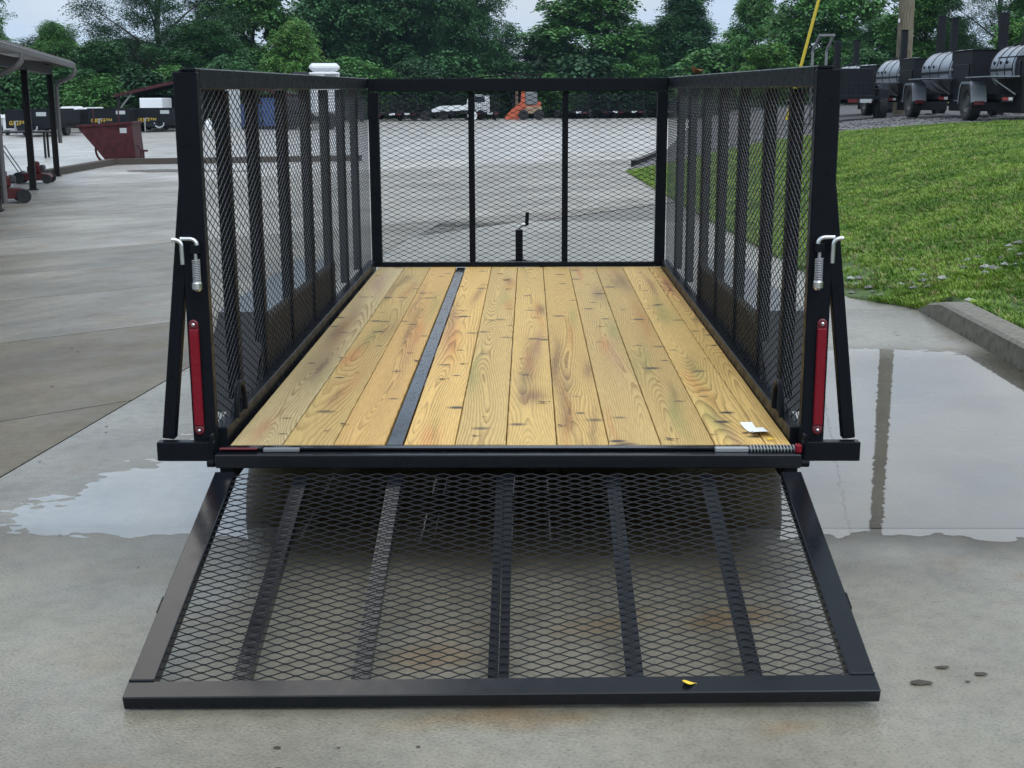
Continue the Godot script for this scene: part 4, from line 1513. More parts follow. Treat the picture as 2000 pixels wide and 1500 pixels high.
func left_background() -> void:
	pavilion()
	mower("red walk-behind mower parked under the shed between its posts", Vector3(-9.95, 0, -22.2), 0.15, 0.78)
	mower("red wheeled tiller with black tyres at the near post of the shed", Vector3(-8.6, 0, -17.0), 0.5, 0.95)
	# a workbench behind the posts
	var mb := MB.new()
	mb.box(Vector3(0, 0.74, 0), Vector3(3.4, 0.05, 0.7))
	var t := thing("steel_bench", "long dark bench seen between the shed posts", "bench", Vector3(-15.6, 0, -34), 0.2)
	part("bench_top", mb, M.steel_post, t)
	for x in [-1.5, 1.55]:
		for z in [-0.3, 0.3]:
			mb = MB.new()
			mb.box(Vector3(x, 0.36, z), Vector3(0.06, 0.72, 0.06))
			part("leg", mb, M.steel_post, t)
	hopper()
	var d := dump_trailer()
	copy(d, "dump_trailer", "black dump trailer with yellow name next to the red-roofed shed", Vector3(-19.55, 0, -65.0), 0.08, "black dump trailers parked along the left of the yard")
	copy(d, "dump_trailer", "black dump trailer with yellow name seen between the shed posts", Vector3(-22.9, 0, -56.5), 0.0, "black dump trailers parked along the left of the yard")
	copy(d, "dump_trailer", "plain-looking black dump trailer between the shed and the hopper", Vector3(-23.9, 0, -62.5), 0.1, "black dump trailers parked along the left of the yard")
	lidded_cart("white lidded cart showing above the dump trailer, left one of two", Vector3(-25.3, 0, -69.5), 0.9, 1.30)
	lidded_cart("white lidded cart showing above the dump trailer, right one of two", Vector3(-24.1, 0.0, -69.5), 0.8, 1.25)
	lidded_cart("white lidded cart beyond the shed posts, only its lid in view", Vector3(-24.6, 0, -59.5), 0.85, 1.0)
	lidded_cart("low white lidded cart beyond the near shed posts", Vector3(-25.9, 0, -59.5), 0.85, 0.98)
	# shed with a red fascia
	t = thing("red_roofed_shed", "open dark shed with a sloping red roof edge behind the dump trailers", "shed", Vector3(-20.9, 0, -73), 0.0)
	mb = MB.new()
	mb.bar(Vector3(-2.3, 1.9, 0), Vector3(2.6, 2.95, 0), 5.0, 0.05)
	mb.bar(Vector3(7.6, 1.9, 0), Vector3(2.6, 2.95, 0), 5.0, 0.05)
	part("roof", mb, M.steel_post, t)
	mb = MB.new()
	mb.bar(Vector3(-2.35, 1.86, 2.53), Vector3(2.6, 2.92, 2.53), 0.05, 0.16)
	mb.bar(Vector3(7.65, 1.86, 2.53), Vector3(2.6, 2.92, 2.53), 0.05, 0.16)
	part("fascia", mb, M.maroon, t)
	for x in [-2.1, 2.6, 7.4]:
		mb = MB.new()
		mb.box(Vector3(x, 0.95 if x != 2.6 else 1.4, 2.4), Vector3(0.14, 1.9 if x != 2.6 else 2.8, 0.14))
		part("post", mb, M.steel_post, t)
	mb = MB.new()
	mb.bar(Vector3(-2.1, 1.1, 2.4), Vector3(-1.3, 2.05, 2.4), 0.08, 0.08)
	part("knee_brace", mb, M.grey, t)
	mb = MB.new()
	mb.box(Vector3(2.6, 0.95, -2.4), Vector3(9.8, 1.9, 0.08))
	part("back_wall", mb, M.steel_post, t)
	# white box on legs
	t = thing("white_box_trailer", "small white box trailer with a grey lower band beside the red-roofed shed", "trailer", Vector3(-20.75, 0, -70.0), 0.0)
	mb = MB.new()
	mb.box(Vector3(0, 1.46, 0), Vector3(1.25, 0.56, 2.0), Basis(), 0.03)
	part("box", mb, M.white, t)
	mb = MB.new()
	mb.box(Vector3(0, 1.03, 0), Vector3(1.25, 0.30, 2.0), Basis(), 0.02)
	part("lower_band", mb, M.pale_grey, t)
	mb = MB.new()
	mb.box(Vector3(0, 0.76, 0), Vector3(1.3, 0.2, 2.1))
	for s in [-0.5, 0.5]:
		mb.lathe([Vector2(0.36, -0.1), Vector2(0.36, 0.1), Vector2(0.001, 0.1)], Vector3(s, 0.36, 0), Vector3.RIGHT * signf(s), 14)
	part("chassis", mb, M.far_black, t)
	# white truck with a high rounded cab
	t = thing("white_truck", "white truck whose high rounded cab roof rises above the trailer's left rail", "truck", Vector3(-11.25, 0, -70), 0.12)
	mb = MB.new()
	mb.box(Vector3(0, 1.95, 0), Vector3(1.6, 2.5, 1.7), Basis(), 0.25)
	mb.box(Vector3(0, 3.02, 0.05), Vector3(1.68, 0.12, 1.75), Basis(), 0.05)
	part("cab", mb, M.off_white, t)
	mb = MB.new()
	mb.box(Vector3(0, 3.36, 0), Vector3(1.66, 0.42, 1.7), Basis(), 0.16)
	part("roof_cap", mb, M.off_white, t)
	mb = MB.new()
	mb.lathe([Vector2(0.001, 0.0), Vector2(0.36, 0.0), Vector2(0.36, 0.02)], Vector3(0.3, 2.72, 0.86), Vector3.BACK, 20)
	part("round_window", mb, M.grey, t)
	mb = MB.new()
	mb.box(Vector3(-1.7, 1.3, -0.5), Vector3(2.0, 1.0, 1.8), Basis(), 0.2)
	mb.box(Vector3(-1.2, 2.95, -0.6), Vector3(1.3, 0.35, 1.2), Basis(), 0.15)
	part("load", mb, M.far_black2, t)
	mb = MB.new()
	for x in [-1.9, 0.2]:
		for s in [-0.8, 0.8]:
			mb.lathe([Vector2(0.45, -0.14), Vector2(0.45, 0.14), Vector2(0.001, 0.14)], Vector3(x, 0.45, s), Vector3.BACK * signf(s), 16)
	mb.box(Vector3(-0.8, 0.7, 0), Vector3(4.0, 0.25, 1.0))
	part("chassis", mb, M.far_black, t)
	# blue skips and grey boards
	for q in [["blue steel skip behind the trailer's left side mesh, nearer the post", Vector3(-15.55, 0, -70.5), 1.0], ["blue steel skip behind the trailer's left side mesh, farther from the post", Vector3(-14.1, 0, -70.0), 1.25]]:
		t = thing("blue_skip", q[0], "skip", q[1], 0.2)
		mb = MB.new()
		mb.xf = Transform3D(Basis(), Vector3(0, 0, 0))
		mb.slab([Vector2(-0.65, 0.16), Vector2(0.55, 0.16), Vector2(0.72, 1.35), Vector2(-0.72, 1.35)].map(func(p): return Vector2(p.x, p.y * q[2])), 1.3)
		part("body", mb, M.blue, t)
		mb = MB.new()
		for s in [-0.66, 0.66]:
			mb.bar(Vector3(-0.76, 1.35 * q[2], s), Vector3(0.76, 1.35 * q[2], s), 0.07, 0.08)
		part("rim", mb, M.blue, t)
		mb = MB.new()
		for s in [-0.5, 0.5]:
			mb.bar(Vector3(-0.7, 0.08, s), Vector3(0.7, 0.08, s), 0.12, 0.16)
		part("skid", mb, M.far_black, t)
	t = thing("grey_cabinet", "tall pale grey cabinet beside the blue skips", "cabinet", Vector3(-16.3, 0, -69.5), 0.15)
	mb = MB.new()
	mb.box(Vector3(0, 1.1, 0), Vector3(0.75, 2.2, 0.6), Basis(), 0.02)
	part("body", mb, M.pale_grey, t)
	mb = MB.new()
	mb.box(Vector3(0.25, 1.1, 0.305), Vector3(0.03, 0.2, 0.02))
	part("handle", mb, M.far_black, t)
	for q in [["white gas bottle standing low behind the left side mesh", Vector3(-17.4, 0, -68.0), 0.55], ["white gas bottle set higher near the left corner post", Vector3(-18.55, 0, -71.0), 1.75]]:
		t = thing("gas_bottle", q[0], "gas bottle", q[1])
		mb = MB.new()
		mb.lathe([Vector2(0.001, 0.0), Vector2(0.16, 0.0), Vector2(0.2, 0.05), Vector2(0.2, q[2] - 0.12), Vector2(0.14, q[2] - 0.03), Vector2(0.05, q[2]), Vector2(0.001, q[2])], Vector3.ZERO, Vector3.UP, 18)
		part("cylinder", mb, M.white, t)
		mb = MB.new()
		mb.lathe([Vector2(0.1, 0.0), Vector2(0.1, 0.1)], Vector3(0, q[2] - 0.02, 0), Vector3.UP, 14)
		part("valve_guard", mb, M.off_white, t)

# a stored black utility trailer
func yard_trailer() -> Node3D:
	var t := thing("stored_trailer", "black open trailer at the left end of the far row of trailers", "trailer", Vector3(-9.6, 0, -96), 0.0, "black trailers parked in a row at the far end of the yard")
	var mb := MB.new()
	mb.box(Vector3(0, 0.55, 0), Vector3(2.0, 0.14, 4.0))
	part("deck", mb, M.far_black, t)
	mb = MB.new()
	for s in [-1.0, 1.0]:
		mb.bar(Vector3(s, 1.25, -2.0), Vector3(s, 1.25, 2.0), 0.06, 0.06)
		for k in 6:
			mb.box(Vector3(s, 0.9, -2.0 + k * 0.8), Vector3(0.05, 0.7, 0.05))
	for z in [-2.0]:
		mb.bar(Vector3(-1.0, 1.25, z), Vector3(1.0, 1.25, z), 0.06, 0.06)
	part("rails", mb, M.far_black, t)
	mb = MB.new()
	for k in 14:
		mb.box(Vector3(-0.98 + k * 0.151, 1.2, 2.0), Vector3(0.018, 1.3, 0.018))
	for k in 8:
		mb.box(Vector3(0, 0.6 + k * 0.17, 2.0), Vector3(2.0, 0.018, 0.018))
	for s in [-1.0, 1.0]:
		mb.box(Vector3(s, 1.2, 2.0), Vector3(0.06, 1.34, 0.06))
	mb.box(Vector3(0, 1.86, 2.0), Vector3(2.05, 0.06, 0.06))
	part("tail_gate", mb, M.far_black2, t)
	for s in [-1.0, 1.0]:
		mb = MB.new()
		mb.lathe([Vector2(0.2, -0.1), Vector2(0.33, -0.1), Vector2(0.34, 0.1), Vector2(0.2, 0.1), Vector2(0.001, 0.07)], Vector3(s * 1.12, 0.34, 0), Vector3.RIGHT * s, 16)
		part("wheel", mb, M.tyre, t)
		mb = MB.new()
		mb.box(Vector3(s * 0.72, 0.5, 2.06), Vector3(0.3, 0.1, 0.04))
		part("tail_light", mb, M.red_dark, t)
	mb = MB.new()
	mb.box(Vector3(0.2, 0.52, 2.08), Vector3(0.42, 0.14, 0.02))
	part("number_plate", mb, M.off_white, t)
	return t

func far_row() -> void:
	var y := yard_trailer()
	var r := RandomNumberGenerator.new()
	r.seed = 55
	for i in 11:
		var x := -13.4 + i * 2.45
		if i in [3, 5, 6]:
			continue
		if i == 0:
			y.position = Vector3(x, 0, -94.0)
			y.rotation.y = 0.25
			continue
		copy(y, "stored_trailer", "black trailer in the yard's far row, %s from its left end" % ["first", "second", "third", "fourth", "fifth", "sixth", "seventh", "eighth", "ninth", "tenth", "eleventh"][i], Vector3(x + r.randf_range(-0.3, 0.3), 0, -95.5 - i * 1.35), r.randf_range(-0.5, 0.5), "black trailers parked in a row at the far end of the yard")
	for i in 7:
		copy(y, "stored_trailer", "black trailer in the yard's rearmost row, %s from its left end" % ["first", "second", "third", "fourth", "fifth", "sixth", "seventh"][i], Vector3(-11.0 + i * 3.6, 0.0, -104.0 - i), r.randf_range(-0.6, 0.6), "black trailers parked behind the far row")
	# white pickup with a flat black trailer before it
	var t := thing("white_pickup", "white pickup truck with a high cab at the far end of the yard", "truck", Vector3(-4.9, 0, -100.5), 0.0)
	var mb := MB.new()
	mb.slab([Vector2(-2.6, 0.55), Vector2(1.9, 0.55), Vector2(1.9, 1.05), Vector2(1.85, 1.9), Vector2(0.3, 1.95), Vector2(0.1, 1.15), Vector2(-1.9, 1.08), Vector2(-2.6, 0.85)], 1.8)
	part("body", mb, M.white, t)
	mb = MB.new()
	mb.box(Vector3(1.0, 1.58, 0.905), Vector3(1.1, 0.45, 0.01))
	part("window", mb, M.glass, t)
	for x in [-1.7, 1.2]:
		mb = MB.new()
		mb.lathe([Vector2(0.2, -0.1), Vector2(0.38, -0.1), Vector2(0.38, 0.1), Vector2(0.2, 0.1), Vector2(0.001, 0.08)], Vector3(x, 0.38, 0.82), Vector3.BACK, 18)
		part("wheel", mb, M.tyre, t)
	t = thing("flatbed_trailer", "low black flatbed trailer before the white pickup", "trailer", Vector3(-6.4, 0, -97.5), 0.0)
	mb = MB.new()
	mb.slab([Vector2(-3.2, 0.5), Vector2(0.8, 0.72), Vector2(2.4, 0.82), Vector2(2.4, 0.66), Vector2(0.8, 0.5), Vector2(-3.2, 0.36)], 1.9)
	part("deck", mb, M.far_black, t)
	for x in [-2.2, -1.4, 2.2]:
		mb = MB.new()
		mb.lathe([Vector2(0.2, -0.1), Vector2(0.36, -0.1), Vector2(0.36, 0.1), Vector2(0.2, 0.1), Vector2(0.001, 0.06)], Vector3(x, 0.36, 0.98), Vector3.BACK, 18)
		part("wheel", mb, M.tyre if x < 2.0 else M.off_white, t)
	mb = MB.new()
	mb.bar(Vector3(-2.8, 0.9, 0.99), Vector3(-0.8, 0.9, 0.99), 0.24, 0.05)
	part("fender", mb, M.far_black2, t)
	# orange loader
	t = thing("orange_loader", "orange compact loader with its boom lowered at the far end of the yard", "loader", Vector3(-0.35, 0, -99.0), 0.0)
	mb = MB.new()
	mb.slab([Vector2(-1.45, 0.05), Vector2(-0.35, 0.05), Vector2(-0.15, 0.55), Vector2(0.5, 1.0), Vector2(1.35, 1.05), Vector2(1.35, 1.35), Vector2(0.55, 1.4), Vector2(0.1, 2.15), Vector2(-0.15, 2.15), Vector2(-0.2, 1.35), Vector2(-0.7, 1.0), Vector2(-1.35, 0.35)], 0.9)
	part("boom", mb, M.orange, t)
	mb = MB.new()
	mb.box(Vector3(0.75, 0.75, 0), Vector3(1.3, 0.55, 1.3), Basis(), 0.05)
	part("body", mb, M.wood_far, t)
	mb = MB.new()
	mb.box(Vector3(0.6, 1.62, 0), Vector3(0.95, 1.0, 1.1), Basis(), 0.08)
	part("cab", mb, M.grey, t)
	for x in [0.0, 1.2]:
		for s in [-1.0, 1.0]:
			mb = MB.new()
			mb.lathe([Vector2(0.18, -0.12), Vector2(0.38, -0.12), Vector2(0.40, 0.1), Vector2(0.2, 0.12), Vector2(0.001, 0.08)], Vector3(x, 0.4, s * 0.75), Vector3.BACK * s, 18)
			part("wheel", mb, M.tyre, t)
	# a light shelter far behind
	t = thing("canopy", "thin dark canopy on a brown post beyond the far row of trailers", "canopy", Vector3(-0.95, 0, -108))
	mb = MB.new()
	mb.box(Vector3(0, 1.75, 0), Vector3(0.22, 3.5, 0.22))
	part("post", mb, M.wood_far, t)
	mb = MB.new()
	mb.bar(Vector3(-4.6, 3.25, 0), Vector3(0, 3.62, 0), 4.0, 0.06)
	mb.bar(Vector3(0, 3.62, 0), Vector3(2.2, 3.5, 0), 4.0, 0.06)
	part("roof", mb, M.steel_post, t)

# ---------------------------------------------------------------- barbecue trailers on the gravel lot
func smoker(b0: float, b1: float, f0: float, f1: float, fh: float) -> Node3D:
	var t := thing("smoker_trailer", "", "smoker", Vector3.ZERO, 0.0, "barrel smokers on trailers on the gravel lot")
	var mb := MB.new()
	mb.lathe([Vector2(0.001, b0), Vector2(0.455, b0), Vector2(0.47, b0 + 0.02), Vector2(0.47, b1 - 0.02), Vector2(0.455, b1), Vector2(0.001, b1)], Vector3(0, 1.0, 0), Vector3.BACK, 40)
	var b := part("barrel", mb, M.barrel, t)
	mb = MB.new()
	for z in [b0 + 0.05, lerpf(b0, b1, 0.33), lerpf(b0, b1, 0.64), b1 - 0.06]:
		mb.lathe([Vector2(0.471, -0.012), Vector2(0.48, -0.008), Vector2(0.48, 0.008), Vector2(0.471, 0.012)], Vector3(0, 1.0, z), Vector3.BACK, 36)
	part("hoop", mb, M.smoker, b)
	mb = MB.new()
	mb.bar(Vector3(-0.475, 0.98, b0 + 0.03), Vector3(-0.475, 0.98, b1 - 0.03), 0.03, 0.05)
	part("door_seam", mb, M.smoker, b)
	for k in 4:
		mb = MB.new()
		mb.box(Vector3(-0.12, 1.465, b0 + 0.14 + k * 0.36), Vector3(0.14, 0.03, 0.08), Basis(), 0.005)
		mb.tube([Vector3(-0.08, 1.46, b0 + 0.20 + k * 0.36), Vector3(-0.1, 1.53, b0 + 0.20 + k * 0.36), Vector3(-0.1, 1.53, b0 + 0.32 + k * 0.36), Vector3(-0.08, 1.46, b0 + 0.32 + k * 0.36)], 0.008, 6)
		part("hinge", mb, M.smoker, b)
	for k in 3:
		mb = MB.new()
		mb.lathe([Vector2(0.035, 0), Vector2(0.035, 0.02), Vector2(0.001, 0.025)], Vector3(-0.455, 1.12, b0 + 0.25 + k * 0.36), Vector3.LEFT, 10)
		part("vent", mb, M.smoker, b)
	mb = MB.new()
	var fm := (f0 + f1) * 0.5
	mb.box(Vector3(0.02, 0.15 + fh * 0.5, fm), Vector3(0.86, fh, f1 - f0), Basis(), 0.01)
	var fb := part("fire_box", mb, M.smoker, t)
	mb = MB.new()
	mb.box(Vector3(0.02, 0.162 + fh, fm), Vector3(0.90, 0.02, f1 - f0 + 0.04), Basis(), 0.004)
	part("lid", mb, M.smoker, fb)
	mb = MB.new()
	mb.box(Vector3(-0.42, 0.82, fm), Vector3(0.02, 0.62, (f1 - f0) * 0.8), Basis(), 0.006)
	part("door", mb, M.smoker, fb)
	mb = MB.new()
	mb.lathe([Vector2(0.03, 0), Vector2(0.03, 0.06), Vector2(0.001, 0.07)], Vector3(-0.43, 1.02, f0 + 0.18), Vector3.LEFT, 10)
	part("latch", mb, M.zinc_dull, fb)
	mb = MB.new()
	mb.box(Vector3(-0.43, 0.37, fm), Vector3(0.02, 0.02, 0.6))
	part("handle", mb, M.zinc_dull, fb)
	mb = MB.new()
	mb.box(Vector3(0.30, 1.65, b0 - 0.12), Vector3(0.15, 1.2, 0.15), Basis(), 0.004)
	mb.box(Vector3(0.30, 2.26, b0 - 0.12), Vector3(0.2, 0.02, 0.2))
	part("chimney", mb, M.smoker, t)
	mb = MB.new()
	mb.box(Vector3(-0.75, 0.84, 0.55), Vector3(0.56, 0.02, 1.5), Basis(), 0.004)
	mb.tube([Vector3(-1.0, 0.83, -0.1), Vector3(-0.5, 0.5, -0.1)], 0.012, 6)
	mb.tube([Vector3(-1.0, 0.83, 1.2), Vector3(-0.5, 0.5, 1.2)], 0.012, 6)
	part("shelf", mb, M.barrel, t)
	var ws := wheel_shape(0.38, 0.24, 0.22)
	for s in [-1.0, 1.0]:
		mb = MB.new()
		var fp := [Vector2(0.44, 0.36), Vector2(0.36, 0.68), Vector2(0.26, 0.76), Vector2(-0.26, 0.76), Vector2(-0.36, 0.68), Vector2(-0.44, 0.36)]
		for i in 5:
			mb.face([Vector3(s * 0.78, fp[i].y, fp[i].x), Vector3(s * 1.08, fp[i].y, fp[i].x), Vector3(s * 1.08, fp[i + 1].y, fp[i + 1].x), Vector3(s * 0.78, fp[i + 1].y, fp[i + 1].x)], Vector3(0, 1, fp[i].x + fp[i + 1].x))
			mb.face([Vector3(s * 1.08, fp[i].y, fp[i].x), Vector3(s * 1.08, fp[i + 1].y, fp[i + 1].x), Vector3(s * 1.08, fp[i + 1].y - 0.05, fp[i + 1].x * 0.9), Vector3(s * 1.08, fp[i].y - 0.05, fp[i].x * 0.9)], Vector3(s, 0, 0))
		part("fender", mb, M.barrel, t)
		mb = MB.new()
		mb.box(Vector3(s * 0.93, 0.34, 0.455), Vector3(0.2, 0.08, 0.03), Basis(), 0.006)
		part("tail_light", mb, M.red_dark, t)
		wheel(t, Vector3(s * 0.95, 0.38, 0), ws, s, M.tyre, M.rim_black)
	mb = MB.new()
	for s in [-1.0, 1.0]:
		mb.bar(Vector3(s * 0.62, 0.46, -1.9), Vector3(s * 0.62, 0.46, 1.0), 0.06, 0.1)
		mb.bar(Vector3(s * 0.62, 0.46, -1.8), Vector3(0, 0.46, -3.1), 0.06, 0.1)
	for z in [-1.8, -0.6, 0.98]:
		mb.bar(Vector3(-0.62, 0.46, z), Vector3(0.62, 0.46, z), 0.06, 0.1)
	mb.tube([Vector3(-0.85, 0.38, 0), Vector3(0.85, 0.38, 0)], 0.035, 8)
	part("frame", mb, M.smoker, t)
	mb = MB.new()
	mb.box(Vector3(-0.62, 0.42, 1.02), Vector3(0.12, 0.06, 0.01))
	part("red_reflector", mb, M.red_paint, t)
	mb = MB.new()
	mb.box(Vector3(-0.52, 0.42, 1.02), Vector3(0.08, 0.06, 0.01))
	part("white_reflector", mb, M.white, t)
	return t

func right_background() -> void:
	var on := func(x: float, z: float, lift: float) -> Vector3: return Vector3(x, bank(x, z) + lift, z)
	var grp := "barrel smokers on trailers on the gravel lot"
	var s := smoker(-0.45, 0.9, -0.1, 1.3, 1.06)
	s.position = on.call(9.9, -22.5, 0.0)
	s.set_meta("label", "black barrel smoker on a trailer, nearest to the lawn at the right edge")
	var s2 := smoker(-1.2, 1.0, 0.9, 2.3, 1.25)
	s2.position = on.call(9.8, -26.2, 0.02)
	s2.set_meta("label", "black barrel smoker on a trailer, second from the right edge")
	copy(s2, "smoker_trailer", "black barrel smoker on a trailer just right of the utility pole", on.call(10.05, -31.3, 0.03), 0.0, grp)
	copy(s2, "smoker_trailer", "dull black barrel smoker farthest back beside the box trailer", on.call(10.3, -37.0, 0.03), 0.12, grp)
	copy(s, "smoker_trailer", "black barrel smoker mostly hidden behind the nearest one", on.call(12.6, -26.6, 0.03), 0.0, grp)
	# dark box trailer with a mesh basket
	var t := thing("box_trailer", "black box trailer with a mesh basket beside the right corner post", "trailer", on.call(8.15, -29.2, 0.02), 0.0)
	var mb := MB.new()
	mb.box(Vector3(0, 1.02, -0.9), Vector3(1.1, 0.55, 1.6), Basis(), 0.015)
	part("box", mb, M.smoker, t)
	mb = MB.new()
	mb.box(Vector3(0, 0.58, -0.6), Vector3(1.15, 0.08, 2.4))
	part("deck", mb, M.smoker, t)
	mb = MB.new()
	for k in 9:
		mb.box(Vector3(-0.5 + k * 0.125, 0.82, 0.3), Vector3(0.012, 0.40, 0.012))
	for k in 5:
		mb.box(Vector3(0, 0.63 + k * 0.095, 0.3), Vector3(1.05, 0.012, 0.012))
	mb.box(Vector3(0, 0.82, 0.27), Vector3(1.0, 0.38, 0.01))
	part("basket", mb, M.far_black2, t)
	mb = MB.new()
	mb.box(Vector3(-0.1, 0.50, 0.62), Vector3(0.24, 0.08, 0.02))
	part("tail_light", mb, M.red_dark, t)
	mb = MB.new()
	mb.box(Vector3(0.22, 0.50, 0.62), Vector3(0.28, 0.09, 0.02))
	part("number_plate", mb, M.pale_grey, t)
	var ws := wheel_shape(0.36, 0.22, 0.2)
	for k in [-1.0, 1.0]:
		mb = MB.new()
		mb.box(Vector3(k * 0.74, 0.78, 0.0), Vector3(0.26, 0.05, 0.6), Basis(), 0.01)
		mb.box(Vector3(k * 0.74, 0.62, 0.30), Vector3(0.26, 0.34, 0.03), Basis(), 0.01)
		part("fender", mb, M.far_black2, t)
		wheel(t, Vector3(k * 0.74, 0.36, 0), ws, k, M.tyre, M.rim_black)
	# bent steel frame standing up behind the rail
	t = thing("tube_stand", "upright bent frame of grey steel tube above the right rail", "frame", on.call(7.7, -31.0, 0.0), 0.0)
	mb = MB.new()
	for x in [-0.18, 0.18]:
		mb.bar(Vector3(x, 0, 0), Vector3(x, 1.9, 0), 0.06, 0.06, Vector3.BACK)
		mb.bar(Vector3(x, 1.88, 0), Vector3(x + 0.12, 2.28, 0.25), 0.06, 0.06, Vector3.BACK)
	mb.bar(Vector3(-0.09, 2.28, 0.25), Vector3(0.33, 2.28, 0.25), 0.06, 0.06)
	part("tube", mb, M.grey, t)
	mb = MB.new()
	mb.bar(Vector3(-0.18, 0.7, 0), Vector3(0.18, 0.7, 0), 0.05, 0.05)
	mb.box(Vector3(0, 0.01, 0), Vector3(0.7, 0.02, 0.4))
	part("foot", mb, M.smoker, t)
	for q in [["dark square steel post standing behind the box trailer", 8.85, -34.0, 2.2], ["tall dark square steel post between the barrel smokers", 10.7, -30.5, 2.5], ["dark square steel post at the right edge behind the nearest smoker", 10.55, -25.5, 2.25]]:
		t = thing("steel_post", q[0], "post", on.call(q[1], q[2], 0.0), 0.2)
		mb = MB.new()
		mb.box(Vector3(0, q[3] * 0.5, 0), Vector3(0.16, q[3], 0.16), Basis(), 0.006)
		part("post", mb, M.smoker, t)
		mb = MB.new()
		mb.box(Vector3(0, 0.02, 0), Vector3(0.4, 0.04, 0.4))
		part("foot_plate", mb, M.smoker, t)
	# utility pole with its guy
	t = thing("utility_pole", "weathered grey wooden utility pole behind the smokers", "utility pole", on.call(10.45, -33.0, 0.0))
	mb = MB.new()
	mb.tube([Vector3(0.02, -0.1, 0), Vector3(0.01, 4, 0), Vector3(0.0, 9, 0), Vector3(-0.03, 16.5, 0)], [0.225, 0.205, 0.18, 0.14], 24)
	part("pole", mb, M.pole, t)
	mb = MB.new()
	mb.bar(Vector3(-1.2, 15.6, 0.18), Vector3(1.2, 15.6, 0.18), 0.1, 0.12)
	part("crossarm", mb, M.pole, t)
	mb = MB.new()
	mb.box(Vector3(-0.2, 2.55, 0.1), Vector3(0.04, 0.1, 0.05))
	part("tag", mb, M.off_white, t)
	t = thing("guy_wire", "guy wire of the utility pole with a yellow plastic guard", "guy wire", on.call(7.75, -35.6, 0.0))
	var top := Vector3(10.45, 14.6, -33.0) - t.position
	mb = MB.new()
	mb.tube([Vector3.ZERO, top], 0.008, 5)
	part("wire", mb, M.zinc_dull, t)
	mb = MB.new()
	mb.tube([top * 0.012, top * 0.31], 0.045, 10)
	part("guard", mb, M.yellow_guard, t)

# ---------------------------------------------------------------- trees
var crowns := {}      # kind of crown -> [crown mesh, trunk mesh, height, radius]
func twig(kind: int, seed_: int) -> MB:
	var r := RandomNumberGenerator.new()
	r.seed = seed_
	var mb := MB.new()
	for s in 6:
		var a := r.randf() * TAU
		var d := Vector3(cos(a), r.randf_range(-0.35, 0.4), sin(a)).normalized()
		var o := Vector3(r.randf_range(-1, 1), r.randf_range(-1, 1), r.randf_range(-1, 1)) * 0.2
		var length := r.randf_range(0.4, 0.75)
		var nl: int = [7, 5, 5][kind]
		for i in nl:
			var k := (i + 1.0) / nl
			var p := o + d * length * k + Vector3.DOWN * (0.26 * k * k)
			var side := d.cross(Vector3.UP).normalized() * (1.0 if i % 2 else -1.0)
			var ld := (side * 0.8 + d * 0.55 + Vector3.DOWN * r.randf_range(0.0, 0.7)).normalized()
			var ll: float = r.randf_range(0.16, 0.26) * [1.0, 1.3, 0.8][kind]
			var lw: float = ll * [0.42, 0.62, 0.32][kind]
			var ln := ld.cross(Vector3(r.randf_range(-0.5, 0.5), 1, r.randf_range(-0.5, 0.5))).normalized()
			var nn := ln.cross(ld).normalized()
			var mid: Vector3 = p + ld * ll * 0.45
			mb.face([p, mid + ln * lw * 0.5 + nn * 0.02, p + ld * ll], Vector3.UP)
			mb.face([p, p + ld * ll, mid - ln * lw * 0.5 + nn * 0.02], Vector3.UP)
	return mb

